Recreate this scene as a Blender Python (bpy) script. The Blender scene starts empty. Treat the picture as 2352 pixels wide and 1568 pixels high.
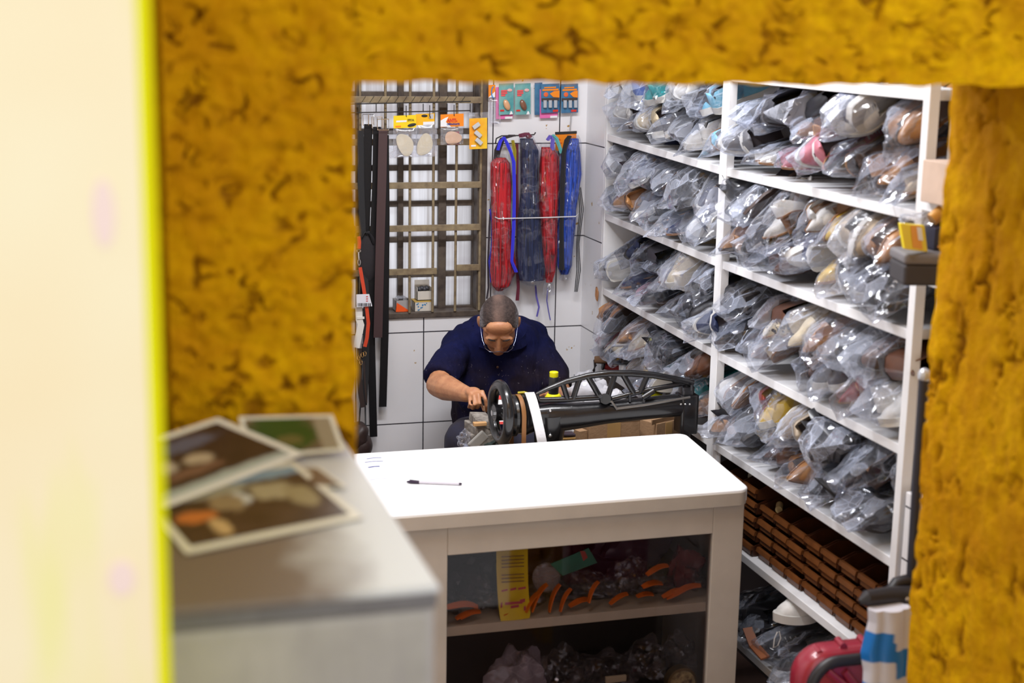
import bpy, bmesh, math, random
from math import sin, cos, pi, radians, sqrt, exp
from mathutils import Vector, Matrix, noise
SC = bpy.context.scene
COL = SC.collection
RND = random.Random(7)

# ---------------------------------------------------------------- camera
H = 2.25                      # eye height above the sunken shop floor
F_PX = 3445.0
YAW, PIT, ROL = radians(16.488), radians(11.888), radians(-1.027)
_F = Vector((sin(YAW)*cos(PIT), cos(YAW)*cos(PIT), -sin(PIT)))
_r = Vector((cos(YAW), -sin(YAW), 0)); _d = _F.cross(_r)
CR = cos(ROL)*_r + sin(ROL)*_d          # right
CD = -sin(ROL)*_r + cos(ROL)*_d         # down
CAM = Vector((0, 0, H))
cam = bpy.data.cameras.new('camera'); camo = bpy.data.objects.new('camera', cam); COL.objects.link(camo)
camo.matrix_world = Matrix(((CR.x, -CD.x, -_F.x, CAM.x), (CR.y, -CD.y, -_F.y, CAM.y), (CR.z, -CD.z, -_F.z, CAM.z), (0, 0, 0, 1)))
cam.sensor_width = 36; cam.lens = F_PX*36/2352; cam.clip_start = .02
cam.dof.use_dof = True; cam.dof.focus_distance = 5.25; cam.dof.aperture_fstop = 2.8
SC.camera = camo

# ---------------------------------------------------------------- light and exposure
vs = SC.view_settings; vs.view_transform = 'Standard'; vs.look = 'None'; vs.gamma = 1; vs.use_curve_mapping = False
vs.exposure = 0.0
W = bpy.data.worlds.new('sky'); SC.world = W; W.use_nodes = True
_n = W.node_tree.nodes
_n['Background'].inputs[0].default_value = (.97, .98, 1, 1); _n['Background'].inputs[1].default_value = 1.35
def area(name, loc, sx, sy, e, col, rot=(0, 0, 0)):
    l = bpy.data.lights.new(name, 'AREA'); l.shape = 'RECTANGLE'; l.size = sx; l.size_y = sy; l.energy = e; l.color = col
    o = bpy.data.objects.new(name, l); COL.objects.link(o); o.location = loc; o.rotation_euler = rot
    return o
area('ceiling_lamp_light', (1.25, 4.05, 2.93), 1.25, .16, 46, (.965, .97, 1))
area('ceiling_lamp_light.001', (.75, 3.0, 2.93), .16, 1.2, 25, (.965, .97, 1))
cy = SC.cycles
cy.max_bounces = 7; cy.diffuse_bounces = 3; cy.glossy_bounces = 2; cy.transmission_bounces = 4; cy.transparent_max_bounces = 14
cy.caustics_reflective = False; cy.caustics_refractive = False
cy.use_adaptive_sampling = True; cy.adaptive_threshold = .02
cy.use_denoising = True; cy.sample_clamp_indirect = 4

# ---------------------------------------------------------------- helpers
def at(x, y, X=None, Y=None, Z=None):
    """world point seen at pixel x, y on the plane X=, Y= or Z="""
    d = _F + CR*((x-1176)/F_PX) + CD*((y-784)/F_PX)
    if X is not None: t = X/d.x
    elif Y is not None: t = Y/d.y
    else: t = (Z-H)/d.z
    return CAM + d*t
def V(*a): return Vector(a)
def tag(o, label=None, cat=None, group=None, kind=None):
    if label: o['label'] = label
    if cat: o['category'] = cat
    if group: o['group'] = group
    if kind: o['kind'] = kind
    return o
def wloc(o):
    l = Vector((0, 0, 0))
    while o is not None: l += o.location; o = o.parent
    return l
def empty(name, loc, label=None, cat=None, group=None, kind=None):
    o = bpy.data.objects.new(name, None); COL.objects.link(o); o.location = loc; o.empty_display_size = .05
    return tag(o, label, cat, group, kind)

class MB:
    """collects shapes, then links them as ONE mesh object"""
    def __init__(s): s.bm = bmesh.new()
    def poly(s, pts): 
        return s.bm.faces.new([s.bm.verts.new(p) for p in pts])
    def box(s, a, b, R=None, c=None):
        xs = (min(a[0], b[0]), max(a[0], b[0])); ys = (min(a[1], b[1]), max(a[1], b[1])); zs = (min(a[2], b[2]), max(a[2], b[2]))
        v = [Vector((x, y, z)) for x in xs for y in ys for z in zs]
        if R is not None:
            c = c if c is not None else Vector(((xs[0]+xs[1])/2, (ys[0]+ys[1])/2, (zs[0]+zs[1])/2))
            v = [R @ (p-c)+c for p in v]
        v = [s.bm.verts.new(p) for p in v]
        for f in ((0, 1, 3, 2), (4, 6, 7, 5), (0, 4, 5, 1), (2, 3, 7, 6), (0, 2, 6, 4), (1, 5, 7, 3)): s.bm.faces.new([v[i] for i in f])
        return v
    def rings(s, rings, cap=True, closed=False):
        R = [[s.bm.verts.new(p) for p in r] for r in rings]
        n = len(R[0]); m = len(R)
        for i in range(m if closed else m-1):
            A, B = R[i], R[(i+1) % m]
            for j in range(n): s.bm.faces.new((A[j], A[(j+1) % n], B[(j+1) % n], B[j]))
        if cap and not closed:
            s.bm.faces.new(R[0][::-1]); s.bm.faces.new(R[-1])
        return R
    def tube(s, path, r, n=8, cap=True, closed=False, flat=1.0, up=None):
        path = [Vector(p) for p in path]; m = len(path)
        rr = r if isinstance(r, (list, tuple)) else [r]*m
        T = []
        for i in range(m):
            if closed: t = path[(i+1) % m]-path[i-1]
            else: t = path[min(i+1, m-1)]-path[max(i-1, 0)]
            T.append(t.normalized() if t.length > 1e-9 else Vector((0, 0, 1)))
        u = Vector(up) if up is not None else (Vector((0, 0, 1)) if abs(T[0].z) < .9 else Vector((1, 0, 0)))
        out = []
        for i in range(m):
            u = (u - T[i]*u.dot(T[i]))
            u = u.normalized() if u.length > 1e-6 else T[i].orthogonal().normalized()
            w = T[i].cross(u)
            out.append([path[i]+(u*cos(2*pi*k/n)*flat+w*sin(2*pi*k/n))*rr[i] for k in range(n)])
        return s.rings(out, cap, closed)
    def cyl(s, a, b, r0, r1=None, n=20): return s.tube([a, b], [r0, r0 if r1 is None else r1], n)
    def strap(s, path, w, t, wd):
        """flat band of width w, thickness t; wd = width direction"""
        path = [Vector(p) for p in path]; m = len(path); out = []
        ww = w if isinstance(w, (list, tuple)) else [w]*m
        for i in range(m):
            T = (path[min(i+1, m-1)]-path[max(i-1, 0)]).normalized()
            d = Vector(wd); d = (d-T*d.dot(T)).normalized(); nrm = T.cross(d)
            h = ww[i]/2
            out.append([path[i]-d*h-nrm*t/2, path[i]+d*h-nrm*t/2, path[i]+d*h+nrm*t/2, path[i]-d*h+nrm*t/2])
        return s.rings(out)
    def lathe(s, c, prof, n=24, axis=(0, 0, 1)):
        ax = Vector(axis).normalized(); u = ax.orthogonal().normalized(); w = ax.cross(u); c = Vector(c)
        return s.rings([[c+ax*z+(u*cos(2*pi*k/n)+w*sin(2*pi*k/n))*max(r, 1e-5) for k in range(n)] for r, z in prof])
    def ell(s, c, r, R=None, nu=20, nv=12):
        c = Vector(c); out = []
        for i in range(nv+1):
            a = pi*i/nv; q = []
            for k in range(nu):
                b = 2*pi*k/nu; p = Vector((max(sin(a), 1e-4)*cos(b)*r[0], max(sin(a), 1e-4)*sin(b)*r[1], -cos(a)*r[2]))
                if R is not None: p = R @ p
                q.append(c+p)
            out.append(q)
        return s.rings(out)
    def prism(s, pts, off):
        """polygon pts (3-D, planar) pushed along off"""
        off = Vector(off); A = [s.bm.verts.new(Vector(p)) for p in pts]; B = [s.bm.verts.new(Vector(p)+off) for p in pts]
        n = len(A)
        s.bm.faces.new(A[::-1]); s.bm.faces.new(B)
        for i in range(n): s.bm.faces.new((A[i], A[(i+1) % n], B[(i+1) % n], B[i]))
    def build(s, name, mat, parent=None, smooth=False, bevel=0, seg=2, at_=None, label=None, cat=None, group=None, kind=None, local=False, ang=None):
        bmesh.ops.recalc_face_normals(s.bm, faces=s.bm.faces)
        if at_ is None: at_ = Vector((0, 0, 0))
        off = wloc(parent)+Vector(at_) if parent is not None else Vector(at_)
        if not local:
            for v in s.bm.verts: v.co -= off
        me = bpy.data.meshes.new(name); s.bm.to_mesh(me); s.bm.free()
        if smooth:
            for p in me.polygons: p.use_smooth = True
            if smooth != 2:
                me.set_sharp_from_angle(angle=radians(ang or 40))
        for m in (mat if isinstance(mat, (list, tuple)) else [mat]): me.materials.append(m)
        o = bpy.data.objects.new(name, me); COL.objects.link(o)
        o.parent = parent; o.location = at_
        if bevel:
            md = o.modifiers.new('edge', 'BEVEL'); md.width = bevel; md.segments = seg; md.limit_method = 'ANGLE'; md.angle_limit = radians(35)
        return tag(o, label, cat, group, kind)
def bake(o):
    """apply modifiers without ops"""
    dg = bpy.context.evaluated_depsgraph_get(); e = o.evaluated_get(dg)
    me = bpy.data.meshes.new_from_object(e); o.modifiers.clear(); o.data = me
    return o
def copy_tree(o, parent=None):
    c = o.copy(); COL.objects.link(c); c.parent = parent
    for ch in o.children: copy_tree(ch, c)
    return c

# ---------------------------------------------------------------- materials
class NT:
    def __init__(s, m): s.t = m.node_tree; s.n = s.t.nodes; s.l = s.t.links
    def new(s, ty, **k):
        x = s.n.new(ty)
        for a, b in k.items():
            if a.startswith('i_'): x.inputs[a[2:].replace('_', ' ')].default_value = b
            else: setattr(x, a, b)
        return x
    def link(s, a, b): s.l.new(a, b)
    def math(s, op, a, b=None, clamp=False):
        x = s.n.new('ShaderNodeMath'); x.operation = op; x.use_clamp = clamp
        for i, q in enumerate((a, b)):
            if q is None: continue
            if isinstance(q, (int, float)): x.inputs[i].default_value = q
            else: s.l.new(q, x.inputs[i])
        return x.outputs[0]
    def mix(s, fac, a, b, blend='MIX'):
        x = s.n.new('ShaderNodeMix'); x.data_type = 'RGBA'; x.blend_type = blend
        for sock, q in ((x.inputs[0], fac), (x.inputs[6], a), (x.inputs[7], b)):
            if isinstance(q, (int, float)): sock.default_value = q
            elif isinstance(q, (tuple, list)): sock.default_value = (*q[:3], 1)
            else: s.l.new(q, sock)
        return x.outputs[2]
    def ramp(s, f, lo, hi):
        x = s.n.new('ShaderNodeMapRange'); x.inputs[1].default_value = lo; x.inputs[2].default_value = hi
        s.l.new(f, x.inputs[0]); return x.outputs[0]
    def coord(s, scale=(1, 1, 1), kind='Object', loc=(0, 0, 0)):
        c = s.n.new('ShaderNodeTexCoord'); m = s.n.new('ShaderNodeMapping'); m.inputs[3].default_value = scale; m.inputs[1].default_value = loc
        s.l.new(c.outputs[kind], m.inputs[0]); return m.outputs[0]
    def noise(s, vec, scale, detail=3, rough=.55, dist=0):
        x = s.n.new('ShaderNodeTexNoise'); x.inputs['Scale'].default_value = scale; x.inputs['Detail'].default_value = detail
        x.inputs['Roughness'].default_value = rough; x.inputs['Distortion'].default_value = dist
        s.l.new(vec, x.inputs['Vector']); return x.outputs[0]
    def noise_c(s, vec, scale):
        x = s.n.new('ShaderNodeTexNoise'); x.inputs['Scale'].default_value = scale; x.inputs['Detail'].default_value = 2; s.l.new(vec, x.inputs['Vector']); return x.outputs[1]
    def bump(s, h, strength, dist=.01):
        x = s.n.new('ShaderNodeBump'); x.inputs['Strength'].default_value = strength; x.inputs['Distance'].default_value = dist
        s.l.new(h, x.inputs['Height']); return x.outputs[0]
def lin(r, g, b):
    f = lambda c: (c/255/12.92 if c/255 <= .04045 else ((c/255+.055)/1.055)**2.4)
    return (f(r), f(g), f(b))
MATS = {}
def M(name, col, rough=.5, metal=0, var=0, vscale=12, bump=0, bscale=60, spec=.5, coat=0, col2=None, stretch=(1, 1, 1), sheen=0):
    if name in MATS: return MATS[name]
    m = bpy.data.materials.new(name); m.use_nodes = True; t = NT(m); b = t.n['Principled BSDF']
    b.inputs['Base Color'].default_value = (*col, 1); b.inputs['Roughness'].default_value = rough; b.inputs['Metallic'].default_value = metal
    b.inputs['Specular IOR Level'].default_value = spec; b.inputs['Coat Weight'].default_value = coat
    if sheen: b.inputs['Sheen Weight'].default_value = sheen
    if var or bump:
        vec = t.coord(stretch)
        if var:
            n = t.noise(vec, vscale, 5, .6)
            c2 = col2 or tuple(c*(1-var) for c in col)
            t.link(t.mix(t.ramp(n, .35, .68), col, c2), b.inputs['Base Color'])
        if bump: t.link(t.bump(t.noise(vec, bscale, 4), bump, .004), b.inputs['Normal'])
    MATS[name] = m; return m
# ---------------------------------------------------------------- the setting
YB = 5.616                     # back wall
XS = 1.951                     # plane of the shelf fronts and of the tiled corner pillar
YW = 2.12; WT = .40            # yellow street wall: front face and thickness
YL, YM, YN = 5.40, 4.305, 3.165  # far end, middle post and near end of the shelving
def tile_mat(name, axis, u0, v0, tw=.27, th=.366, g=.0045):
    m = bpy.data.materials.new(name); m.use_nodes = True; t = NT(m); b = t.n['Principled BSDF']
    c = t.coord(); sp = t.new('ShaderNodeSeparateXYZ'); t.link(c, sp.inputs[0])
    def line(o, o0, w):
        f = t.math('FRACT', t.math('DIVIDE', t.math('SUBTRACT', o, o0-1000*w), w))
        d = t.math('MINIMUM', f, t.math('SUBTRACT', 1.0, f))
        return t.math('LESS_THAN', t.math('MULTIPLY', d, w), g/2)
    ln = t.math('MAXIMUM', line(sp.outputs[axis], u0, tw), line(sp.outputs['Z'], v0, th))
    n1 = t.noise(c, 2.2, 4); base = t.mix(t.ramp(n1, .35, .75), (.84, .84, .87), (.75, .74, .76))
    spk = t.math('MULTIPLY', t.math('GREATER_THAN', t.noise(c, 22, 4, .6), .675), t.math('GREATER_THAN', t.noise(c, 3.0, 2), .52))
    base = t.mix(spk, base, (.42, .25, .07))
    col = t.mix(ln, base, (.025, .022, .03))
    t.link(col, b.inputs['Base Color']); b.inputs['Roughness'].default_value = .28
    t.link(t.bump(t.math('SUBTRACT', 1.0, ln), .4, .002), b.inputs['Normal'])
    return m
def cell(px, py): return at(px, py, Y=YB)
V0 = at(1145, 755, Y=YB).z
m_tile = tile_mat('white_wall_tile', 'X', at(973, 755, Y=YB).x, V0)
m_tile_side = tile_mat('white_wall_tile_return', 'Y', YB+.004, V0, tw=.40)
m_paint = M('white_paint', (.78, .77, .78), .5, var=.12, vscale=3)
m_ceil = M('ceiling_paint', (.8, .79, .78), .8)
m_floor = M('red_cement_floor', (.16, .09, .07), .5, var=.4, vscale=6)
m_ground = M('pavement', (.38, .35, .32), .9, var=.3, vscale=8)
# window hole
WX0, WX1 = at(770, 500, Y=YB).x, at(1111, 450, Y=YB).x
WZ0 = at(1105, 717, Y=YB).z; WZ1 = at(1000, -30, Y=YB).z
b = MB()
b.box((-.4, YB, 0), (WX0, YB+.16, 3)); b.box((WX1, YB, 0), (2.62, YB+.16, 3))
b.box((WX0, YB, 0), (WX1, YB+.16, WZ0)); b.box((WX0, YB, WZ1), (WX1, YB+.16, 3))
b.build('wall_back', m_tile, kind='structure')
b = MB(); b.box((XS, YL+.002, 0), (2.5, YB, 3)); b.build('wall_pillar', m_tile_side, kind='structure')
b = MB(); b.box((XS+.36, YW+WT, 0), (XS+.5, YL, 3)); b.build('wall_right', m_paint, kind='structure')
b = MB(); b.box((-.4, YW+WT, 0), (-.28, YB, 3)); b.build('wall_left', m_paint, kind='structure')
b = MB(); b.box((-.4, YW, -.1), (2.62, YB+.16, 0)); b.build('floor', m_floor, kind='structure')
b = MB(); b.box((-.4, YW+WT, 2.97), (2.62, YB+.16, 3.07)); b.build('ceiling', m_ceil, kind='structure')
b = MB(); b.box((-4, -4, .5), (5, YW, .62)); b.build('ground', m_ground, kind='structure')

# yellow stucco wall with the doorway
PX0, PX1 = at(392, 784, Y=YW).x, at(817, 600, Y=YW).x      # the pier
LZ = at(1400, 191, Y=YW).z                                   # underside of the lintel
JX = at(2140, 790, Y=YW+WT).x                                # right jamb
def pits(p, sx=1, sy=1):
    q = Vector((p.x*sx, p.y, p.z*sy))
    q = q+Vector((noise.noise(q*30), 0, noise.noise(q*30+Vector((7, 7, 7)))))*.016
    n = abs(noise.noise(q*36+Vector((3, 1, 7)))); n2 = abs(noise.noise(q*70+Vector((13, 5, 2))))
    mk = noise.noise(q*26+Vector((5, 9, 1)))+.34*noise.noise(q*6+Vector((9, 2, 4)))
    a = max(0, 1-n/.17)*max(0, min(1, (mk-.16)*3.2)); c = max(0, 1-n2/.20)*max(0, min(1, (noise.noise(q*27+Vector((1, 4, 8)))-.12)*3))
    e_ = max(0, min(1, (noise.noise(q*38+Vector((2, 2, 9)))-.42)*4))
    c *= max(.25, min(1, .6+1.6*noise.noise(q*5)))
    return min(1, max(a, .75*c, .6*e_*max(0, min(1, .5+2*noise.noise(q*7)))))
def stucco_disp(p, sx=1, sy=1):
    d = pits(p, sx, sy)
    q = Vector((p.x*sx, p.y, p.z*sy))
    return -.014*d + .006*noise.noise(q*7) + .005*noise.noise(q*21) + .0045*noise.noise(q*52), d
def stucco_sheet(bm, lay, o, u, v, nu, nv, nrm, sx=1, sy=1, rag=()):
    G = []
    for j in range(nv+1):
        r = []
        for i in range(nu+1):
            p = o+u*(i/nu)+v*(j/nv); d, k = stucco_disp(p, sx, sy)
            w = p+nrm*d
            if 'b' in rag and j == 0: w += v.normalized()*.006*noise.noise(p*23)
            if 'r' in rag and i == nu: w += u.normalized()*.006*noise.noise(p*21)
            vv = bm.verts.new(w); vv[lay] = k; r.append(vv)
        G.append(r)
    for j in range(nv):
        for i in range(nu): bm.faces.new((G[j][i], G[j][i+1], G[j+1][i+1], G[j+1][i]))
m = bpy.data.materials.new('yellow_stucco'); m.use_nodes = True; t = NT(m); bs = t.n['Principled BSDF']
att = t.new('ShaderNodeAttribute', attribute_name='pit_mask'); vec = t.coord()
nz = t.noise(vec, 30, 6, .72); nz2 = t.noise(vec, 3.2, 3, .5)
c1 = t.mix(t.ramp(nz, .3, .7), (.82, .45, .0015), (.50, .215, .0015)); c1 = t.mix(t.math('MULTIPLY', t.ramp(nz2, .42, .66), .75), c1, (.50, .20, .002))
c1 = t.mix(t.math('MULTIPLY', att.outputs['Fac'], .88, True), c1, (.15, .042, .004))  # pits coloured darker brown than the face
t.link(c1, bs.inputs['Base Color']); bs.inputs['Roughness'].default_value = .9; bs.inputs['Specular IOR Level'].default_value = .08
t.link(t.bump(t.noise(vec, 60, 5, .7), .9, .008), bs.inputs['Normal'])
m_yellow = m
bb = MB(); lay = bb.bm.verts.layers.float.new('pit_mask')
ZT = at(1200, -420, Y=YW).z
stucco_sheet(bb.bm, lay, V(PX0, YW, .62), V(PX1-PX0, 0, 0), V(0, 0, ZT-.62), 120, 480, V(0, -1, 0), 1, 1.25, 'r')
stucco_sheet(bb.bm, lay, V(PX1, YW, LZ), V(JX+.5-PX1, 0, 0), V(0, 0, ZT-LZ), 460, 160, V(0, -1, 0), 1, 1.25, 'b')
stucco_sheet(bb.bm, lay, V(JX, YW+WT, 0), V(0, -WT, 0), V(0, 0, LZ), 50, 360, V(-1, 0, 0), 1, .45)
stucco_sheet(bb.bm, lay, V(JX, YW, 0), V(.6, 0, 0), V(0, 0, LZ), 60, 150, V(0, -1, 0), 1, .45)
# the wall's plain body behind the render coat, and its upper part
e = .014
bb.box((PX0+.002, YW+e, 0), (PX1-e, YW+WT, 3)); bb.box((PX1-e, YW+e, LZ+e), (JX+.6, YW+WT, 3)); bb.box((JX+e, YW+e, 0), (JX+.6, YW+WT-.001, LZ+e))
bb.box((PX0, YW, ZT), (JX+.6, YW+e, 3.1)); bb.box((-1.2, YW+e, 0), (PX0+.002, YW+WT, 3))
bb.build('wall_front', m_yellow, smooth=True, kind='structure')

# near pale gate post at the far left
m = bpy.data.materials.new('cream_paint'); m.use_nodes = True; t = NT(m); bs = t.n['Principled BSDF']
vec = t.coord(); n = t.noise(vec, 4, 2); g = t.noise(t.coord((16, 1, 2.2)), 1.3, 2)
c1 = t.mix(t.ramp(n, .3, .7), (.98, .86, .58), (.97, .80, .50)); c1 = t.mix(t.math('MULTIPLY', t.ramp(g, .58, .75), .6), c1, (.90, .86, .30))
t.link(c1, bs.inputs['Base Color']); bs.inputs['Roughness'].default_value = .6
YP = 1.25
PR = at(372, 784, Y=YP).x; PL = at(-260, 784, Y=YP).x
post = MB(); post.box((PL, YP, .62), (PR-.012, YW-.03, 3.2))  # depth carried back to the pier so the block shades the ledge
pst = post.build('gate_post', m, bevel=.004, label='pale cream post close to the lens along the left side of the picture', cat='post')
e_ = MB(); e_.box((PR-.012, YP+.004, .62), (PR-.001, YW-.03, 3.2))
e_.build('edge_strip', M('bright_yellow_paint', (.82, .78, .002), .6, spec=.1), pst, label='bright yellow edge strip')
for (px, py, w, h) in ((238, 490, .009, .028), (280, 1328, .011, .016)):
    c = at(px, py, Y=YP-.001); q = MB(); q.tube([c, c+V(0, .0015, 0)], 1, 20)
    for v in q.bm.verts: v.co.x = c.x+(v.co.x-c.x)*w; v.co.z = c.z+(v.co.z-c.z)*h
    q.build('paint_spot', M('pale_pink_paint', (.95, .74, .66), .6), pst, label='pale pink paint spot')

# grey cement ledge under the pier
LG = at(803, 1003, Y=YW).z
LX1, LY0 = at(1003, 1343, Z=LG).x, at(1003, 1343, Z=LG).y
m = bpy.data.materials.new('painted_cement'); m.use_nodes = True; t = NT(m); bs = t.n['Principled BSDF']
vec = t.coord(); n = t.noise(vec, 7, 5, .6); g = t.noise(t.coord((9, 9, 1.2)), 1.6, 3)
c1 = t.mix(t.ramp(n, .3, .7), (.44, .40, .375), (.34, .31, .29)); c1 = t.mix(t.math('MULTIPLY', t.ramp(g, .5, .72), .55), c1, (.30, .27, .27))
t.link(c1, bs.inputs['Base Color']); bs.inputs['Roughness'].default_value = .55
t.link(t.bump(t.noise(vec, 30, 4), .35, .004), bs.inputs['Normal'])
m_cem = m
q = MB(); q.box((PR+.003, LY0, .62), (LX1, YW-.012, LG-.024)); 
led = q.build('cement_ledge', m_cem, bevel=.012, seg=3, label='grey cement ledge against the foot of the yellow pier', cat='ledge')
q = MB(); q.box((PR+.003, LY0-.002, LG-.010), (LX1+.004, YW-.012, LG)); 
mt = bpy.data.materials.new('ledge_top_painted_shade'); mt.use_nodes = True; t = NT(mt); bs = t.n['Principled BSDF']; vec = t.coord()
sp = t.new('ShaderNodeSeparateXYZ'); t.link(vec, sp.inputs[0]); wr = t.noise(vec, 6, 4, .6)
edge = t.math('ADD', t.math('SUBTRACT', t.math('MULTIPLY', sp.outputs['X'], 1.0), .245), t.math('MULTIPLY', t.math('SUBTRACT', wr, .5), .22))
t.link(t.mix(t.ramp(edge, -.03, .06), (.17, .125, .105), (.60, .59, .62)), bs.inputs['Base Color']); bs.inputs['Roughness'].default_value = .42  # shade on the left and light on the right painted into the colour
q.build('slab', mt, led, bevel=.004, seg=2, label='top slab, shade painted brown at the left, light painted pale at the right')
q = MB(); q.box((PR+.003, LY0-.001, LG-.026), (LX1+.001, LY0+.03, LG-.0095)); q.build('edge_shadow_strip', M('edge_shadow_grey', (.17, .155, .165), .6, var=.3), led, bevel=.002, label='dark grey strip standing in for the front edge shadow')  # strip added in dark grey to paint the shadow line under the slab

# ---------------------------------------------------------------- window and its grille
m_steel = M('weathered_steel', (.11, .085, .065), .55, var=.5, vscale=25, col2=(.05, .035, .03), bump=.3, bscale=90)
m_brass = M('brownish_grille_paint', (.30, .235, .135), .45, var=.45, vscale=30, col2=(.16, .115, .07), bump=.2)
m = bpy.data.materials.new('ribbed_window_glass'); m.use_nodes = True; t = NT(m); t.n.remove(t.n['Principled BSDF'])
vec = t.coord((60, 1, 1.2)); s = t.noise(vec, 1.0, 3, .6); bd = t.noise(t.coord((1, 1, 11)), 1.0, 2)
cc = t.mix(t.ramp(s, .3, .7), (.92, .92, .95), (.62, .60, .60)); cc = t.mix(t.math('MULTIPLY', t.ramp(bd, .5, .65), .45), cc, (.55, .52, .54))
tr = t.new('ShaderNodeBsdfTranslucent'); gl = t.new('ShaderNodeBsdfGlossy'); gl.inputs[1].default_value = .25; mx = t.new('ShaderNodeMixShader'); mx.inputs[0].default_value = .06
t.link(cc, tr.inputs[0]); t.link(tr.outputs[0], mx.inputs[1]); t.link(gl.outputs[0], mx.inputs[2]); t.link(mx.outputs[0], t.n['Material Output'].inputs[0])
m_pane = m
win = empty('window_1', (WX0, YB, WZ0), kind='structure')
YG = YB+.075
def zp(py, px=1000, Y=YB): return at(px, py, Y=Y).z
def xp(px, py=450, Y=YB): return at(px, py, Y=Y).x
q = MB(); fw = .026
q.box((WX1-fw, YB-.006, WZ0), (WX1+.012, YG+.03, WZ1)); q.box((WX0-.01, YB-.006, WZ0), (WX0+fw, YG+.03, WZ1)); q.box((WX0, YB-.006, WZ1-.03), (WX1, YG+.03, WZ1))
q.box((WX0, YB-.010, WZ0-.012), (WX1+.014, YG+.03, WZ0+.012))
q.build('window_frame', m_steel, win, bevel=.003)
q = MB()
muls = [xp(1084, Y=YG)+.012, xp(1014, Y=YG), xp(918, Y=YG), xp(822, Y=YG)]
for k, x in enumerate(muls):
    w = (.014, .016, .011, .011)[k]
    q.box((x-w, YG-.02, WZ0), (x+w, YG+.006, WZ1))
zz = zp(628, Y=YG); pitch = (zp(384, Y=YG)-zp(628, Y=YG))/3
for k in range(-1, 8):
    z = zz+pitch*k
    if WZ0 < z < WZ1: q.box((WX0, YG-.013, z-.011), (WX1, YG+.006, z+.011))
q.build('muntins', m_steel, win, bevel=.002)
q = MB(); q.box((WX0, YG, WZ0), (WX1, YG+.004, WZ1)); q.build('pane', m_pane, win)

GY = YB-.012
gr = empty('window_grille', (WX0, GY, WZ0), 'brown metal bar grille across the frosted window behind the hanging belts', 'grille')
for px in (828, 885, 941, 994.5, 1046.5, 1102):
    x = xp(px, 560, Y=GY)
    q = MB(); q.cyl((x, GY, WZ0+.012), (x, GY, WZ1), .0055, n=10); q.build('upright_bar', m_brass, gr, smooth=True)
for py, x0, x1 in ((130, 820, 1102), (229, 790, 1102), (326, 790, 1102), (425, 790, 1102), (523, 790, 1102), (622, 790, 1003), (614, 1048, 1102)):
    z = zp(py, 1000 if x1-x0 > 100 else 1075, Y=GY-.008)
    a, c = xp(x0, 500, Y=GY), xp(x1, 500, Y=GY)
    q = MB(); q.box((a, GY-.012, z-.0125), (c, GY-.006, z+.0125)); q.build('crossbar', m_brass, gr, bevel=.0015)

# ---------------------------------------------------------------- shelving along the right wall
m_shelf = M('white_shelf_paint', (.86, .86, .88), .42, var=.08, vscale=7, bump=.1)
m_back = M('dark_interior_sheet', (.030, .019, .017), .6)
SD = .345                                     # depth
ROWS_R = [H-.157, H-.446, H-.737, H-1.030, H-1.327, H-1.618, H-1.905]    # front lower edges
ST = .026
sh = empty('shelving_unit', (XS, YN, 0), 'tall white wooden shelving packed with bagged shoes along the right wall', 'shelving')
LTILT = [0, .026, .016, .020, .012, 0, 0]
def row_top(r, y):
    z = ROWS_R[r]+ST
    if y > YM: z += LTILT[r]*(y-YM)/(YL-YM)
    return z
for r, z in enumerate(ROWS_R):
    q = MB(); q.box((XS+.002, YN+.012, z), (XS+SD, YM-.01, z+ST)); q.build('shelf_board', m_shelf, sh, bevel=.002)
    if r in (5, 6): continue
    q = MB(); vs_ = q.box((XS+.002, YM+.012, z), (XS+SD, YL-.02, z+ST))
    for v in vs_:
        if v.co.y > YM+.5: v.co.z += LTILT[r]
    q.build('shelf_board', m_shelf, sh, bevel=.002)
for y, w in ((YM, .05), (YN, .03)):
    q = MB(); q.box((XS-.004, y-w/2, 0), (XS+.024, y+w/2, H-.02)); q.build('post', m_shelf, sh, bevel=.002)
q = MB(); q.box((XS, YL-.02, 0), (XS+SD, YL, 2.6)); q.build('side_panel', m_shelf, sh, bevel=.002)
q = MB(); q.box((XS+.06, YN-.016, 0), (XS+SD, YN-.002, H-.03)); q.build('side_panel', M('beige_side_panel', (.50, .46, .42), .6, var=.1), sh, bevel=.002)
q = MB(); q.box((XS+SD, YN, 0), (XS+SD+.006, YL, 2.7)); q.build('back_panel_or_added_sheet', m_back, sh)  # dark sheet added to make the shelf interior read deep black

# ---------------------------------------------------------------- display counter
CZ = at(1600, 1060, Z=H-1.274).z
cR = at(1722, 1122, Z=CZ); cB = at(1588, 997, Z=CZ); cF = at(925, 1182, Z=CZ)
CX1 = (cR.x+cB.x)/2-.005; CX0 = .42; CY0 = cF.y; CY1 = at(1100, 1023, Z=CZ).y
m_cream = M('cream_cabinet_paint', (.57, .505, .43), .5, var=.16, vscale=4, bump=.1, bscale=25)
m_top = M('white_laminate', (.93, .93, .94), .32)
ctr = empty('display_counter', (CX0, CY0, 0), 'white topped cream display counter with a glass front', 'counter')
def rrect(x0, y0, x1, y1, r, z, n=6):
    pts = []
    for cx, cy, a0 in ((x1-r, y0+r, -90), (x1-r, y1-r, 0), (x0+r, y1-r, 90), (x0+r, y0+r, 180)):
        for k in range(n+1):
            a = radians(a0+90*k/n); pts.append(V(cx+r*cos(a), cy+r*sin(a), z))
    return pts
TTH = .043
q = MB(); q.prism(rrect(CX0, CY0, CX1, CY1, .035, CZ-TTH), (0, 0, TTH))
for v in q.bm.verts:                        # the far right corner stands a little further out
    if v.co.x > 1.2: v.co.x += (cB.x-cR.x)*.75*((v.co.y-CY0)/(CY1-CY0)-.5)
q.build('countertop', [m_top], ctr, bevel=.006, seg=3)
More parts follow.
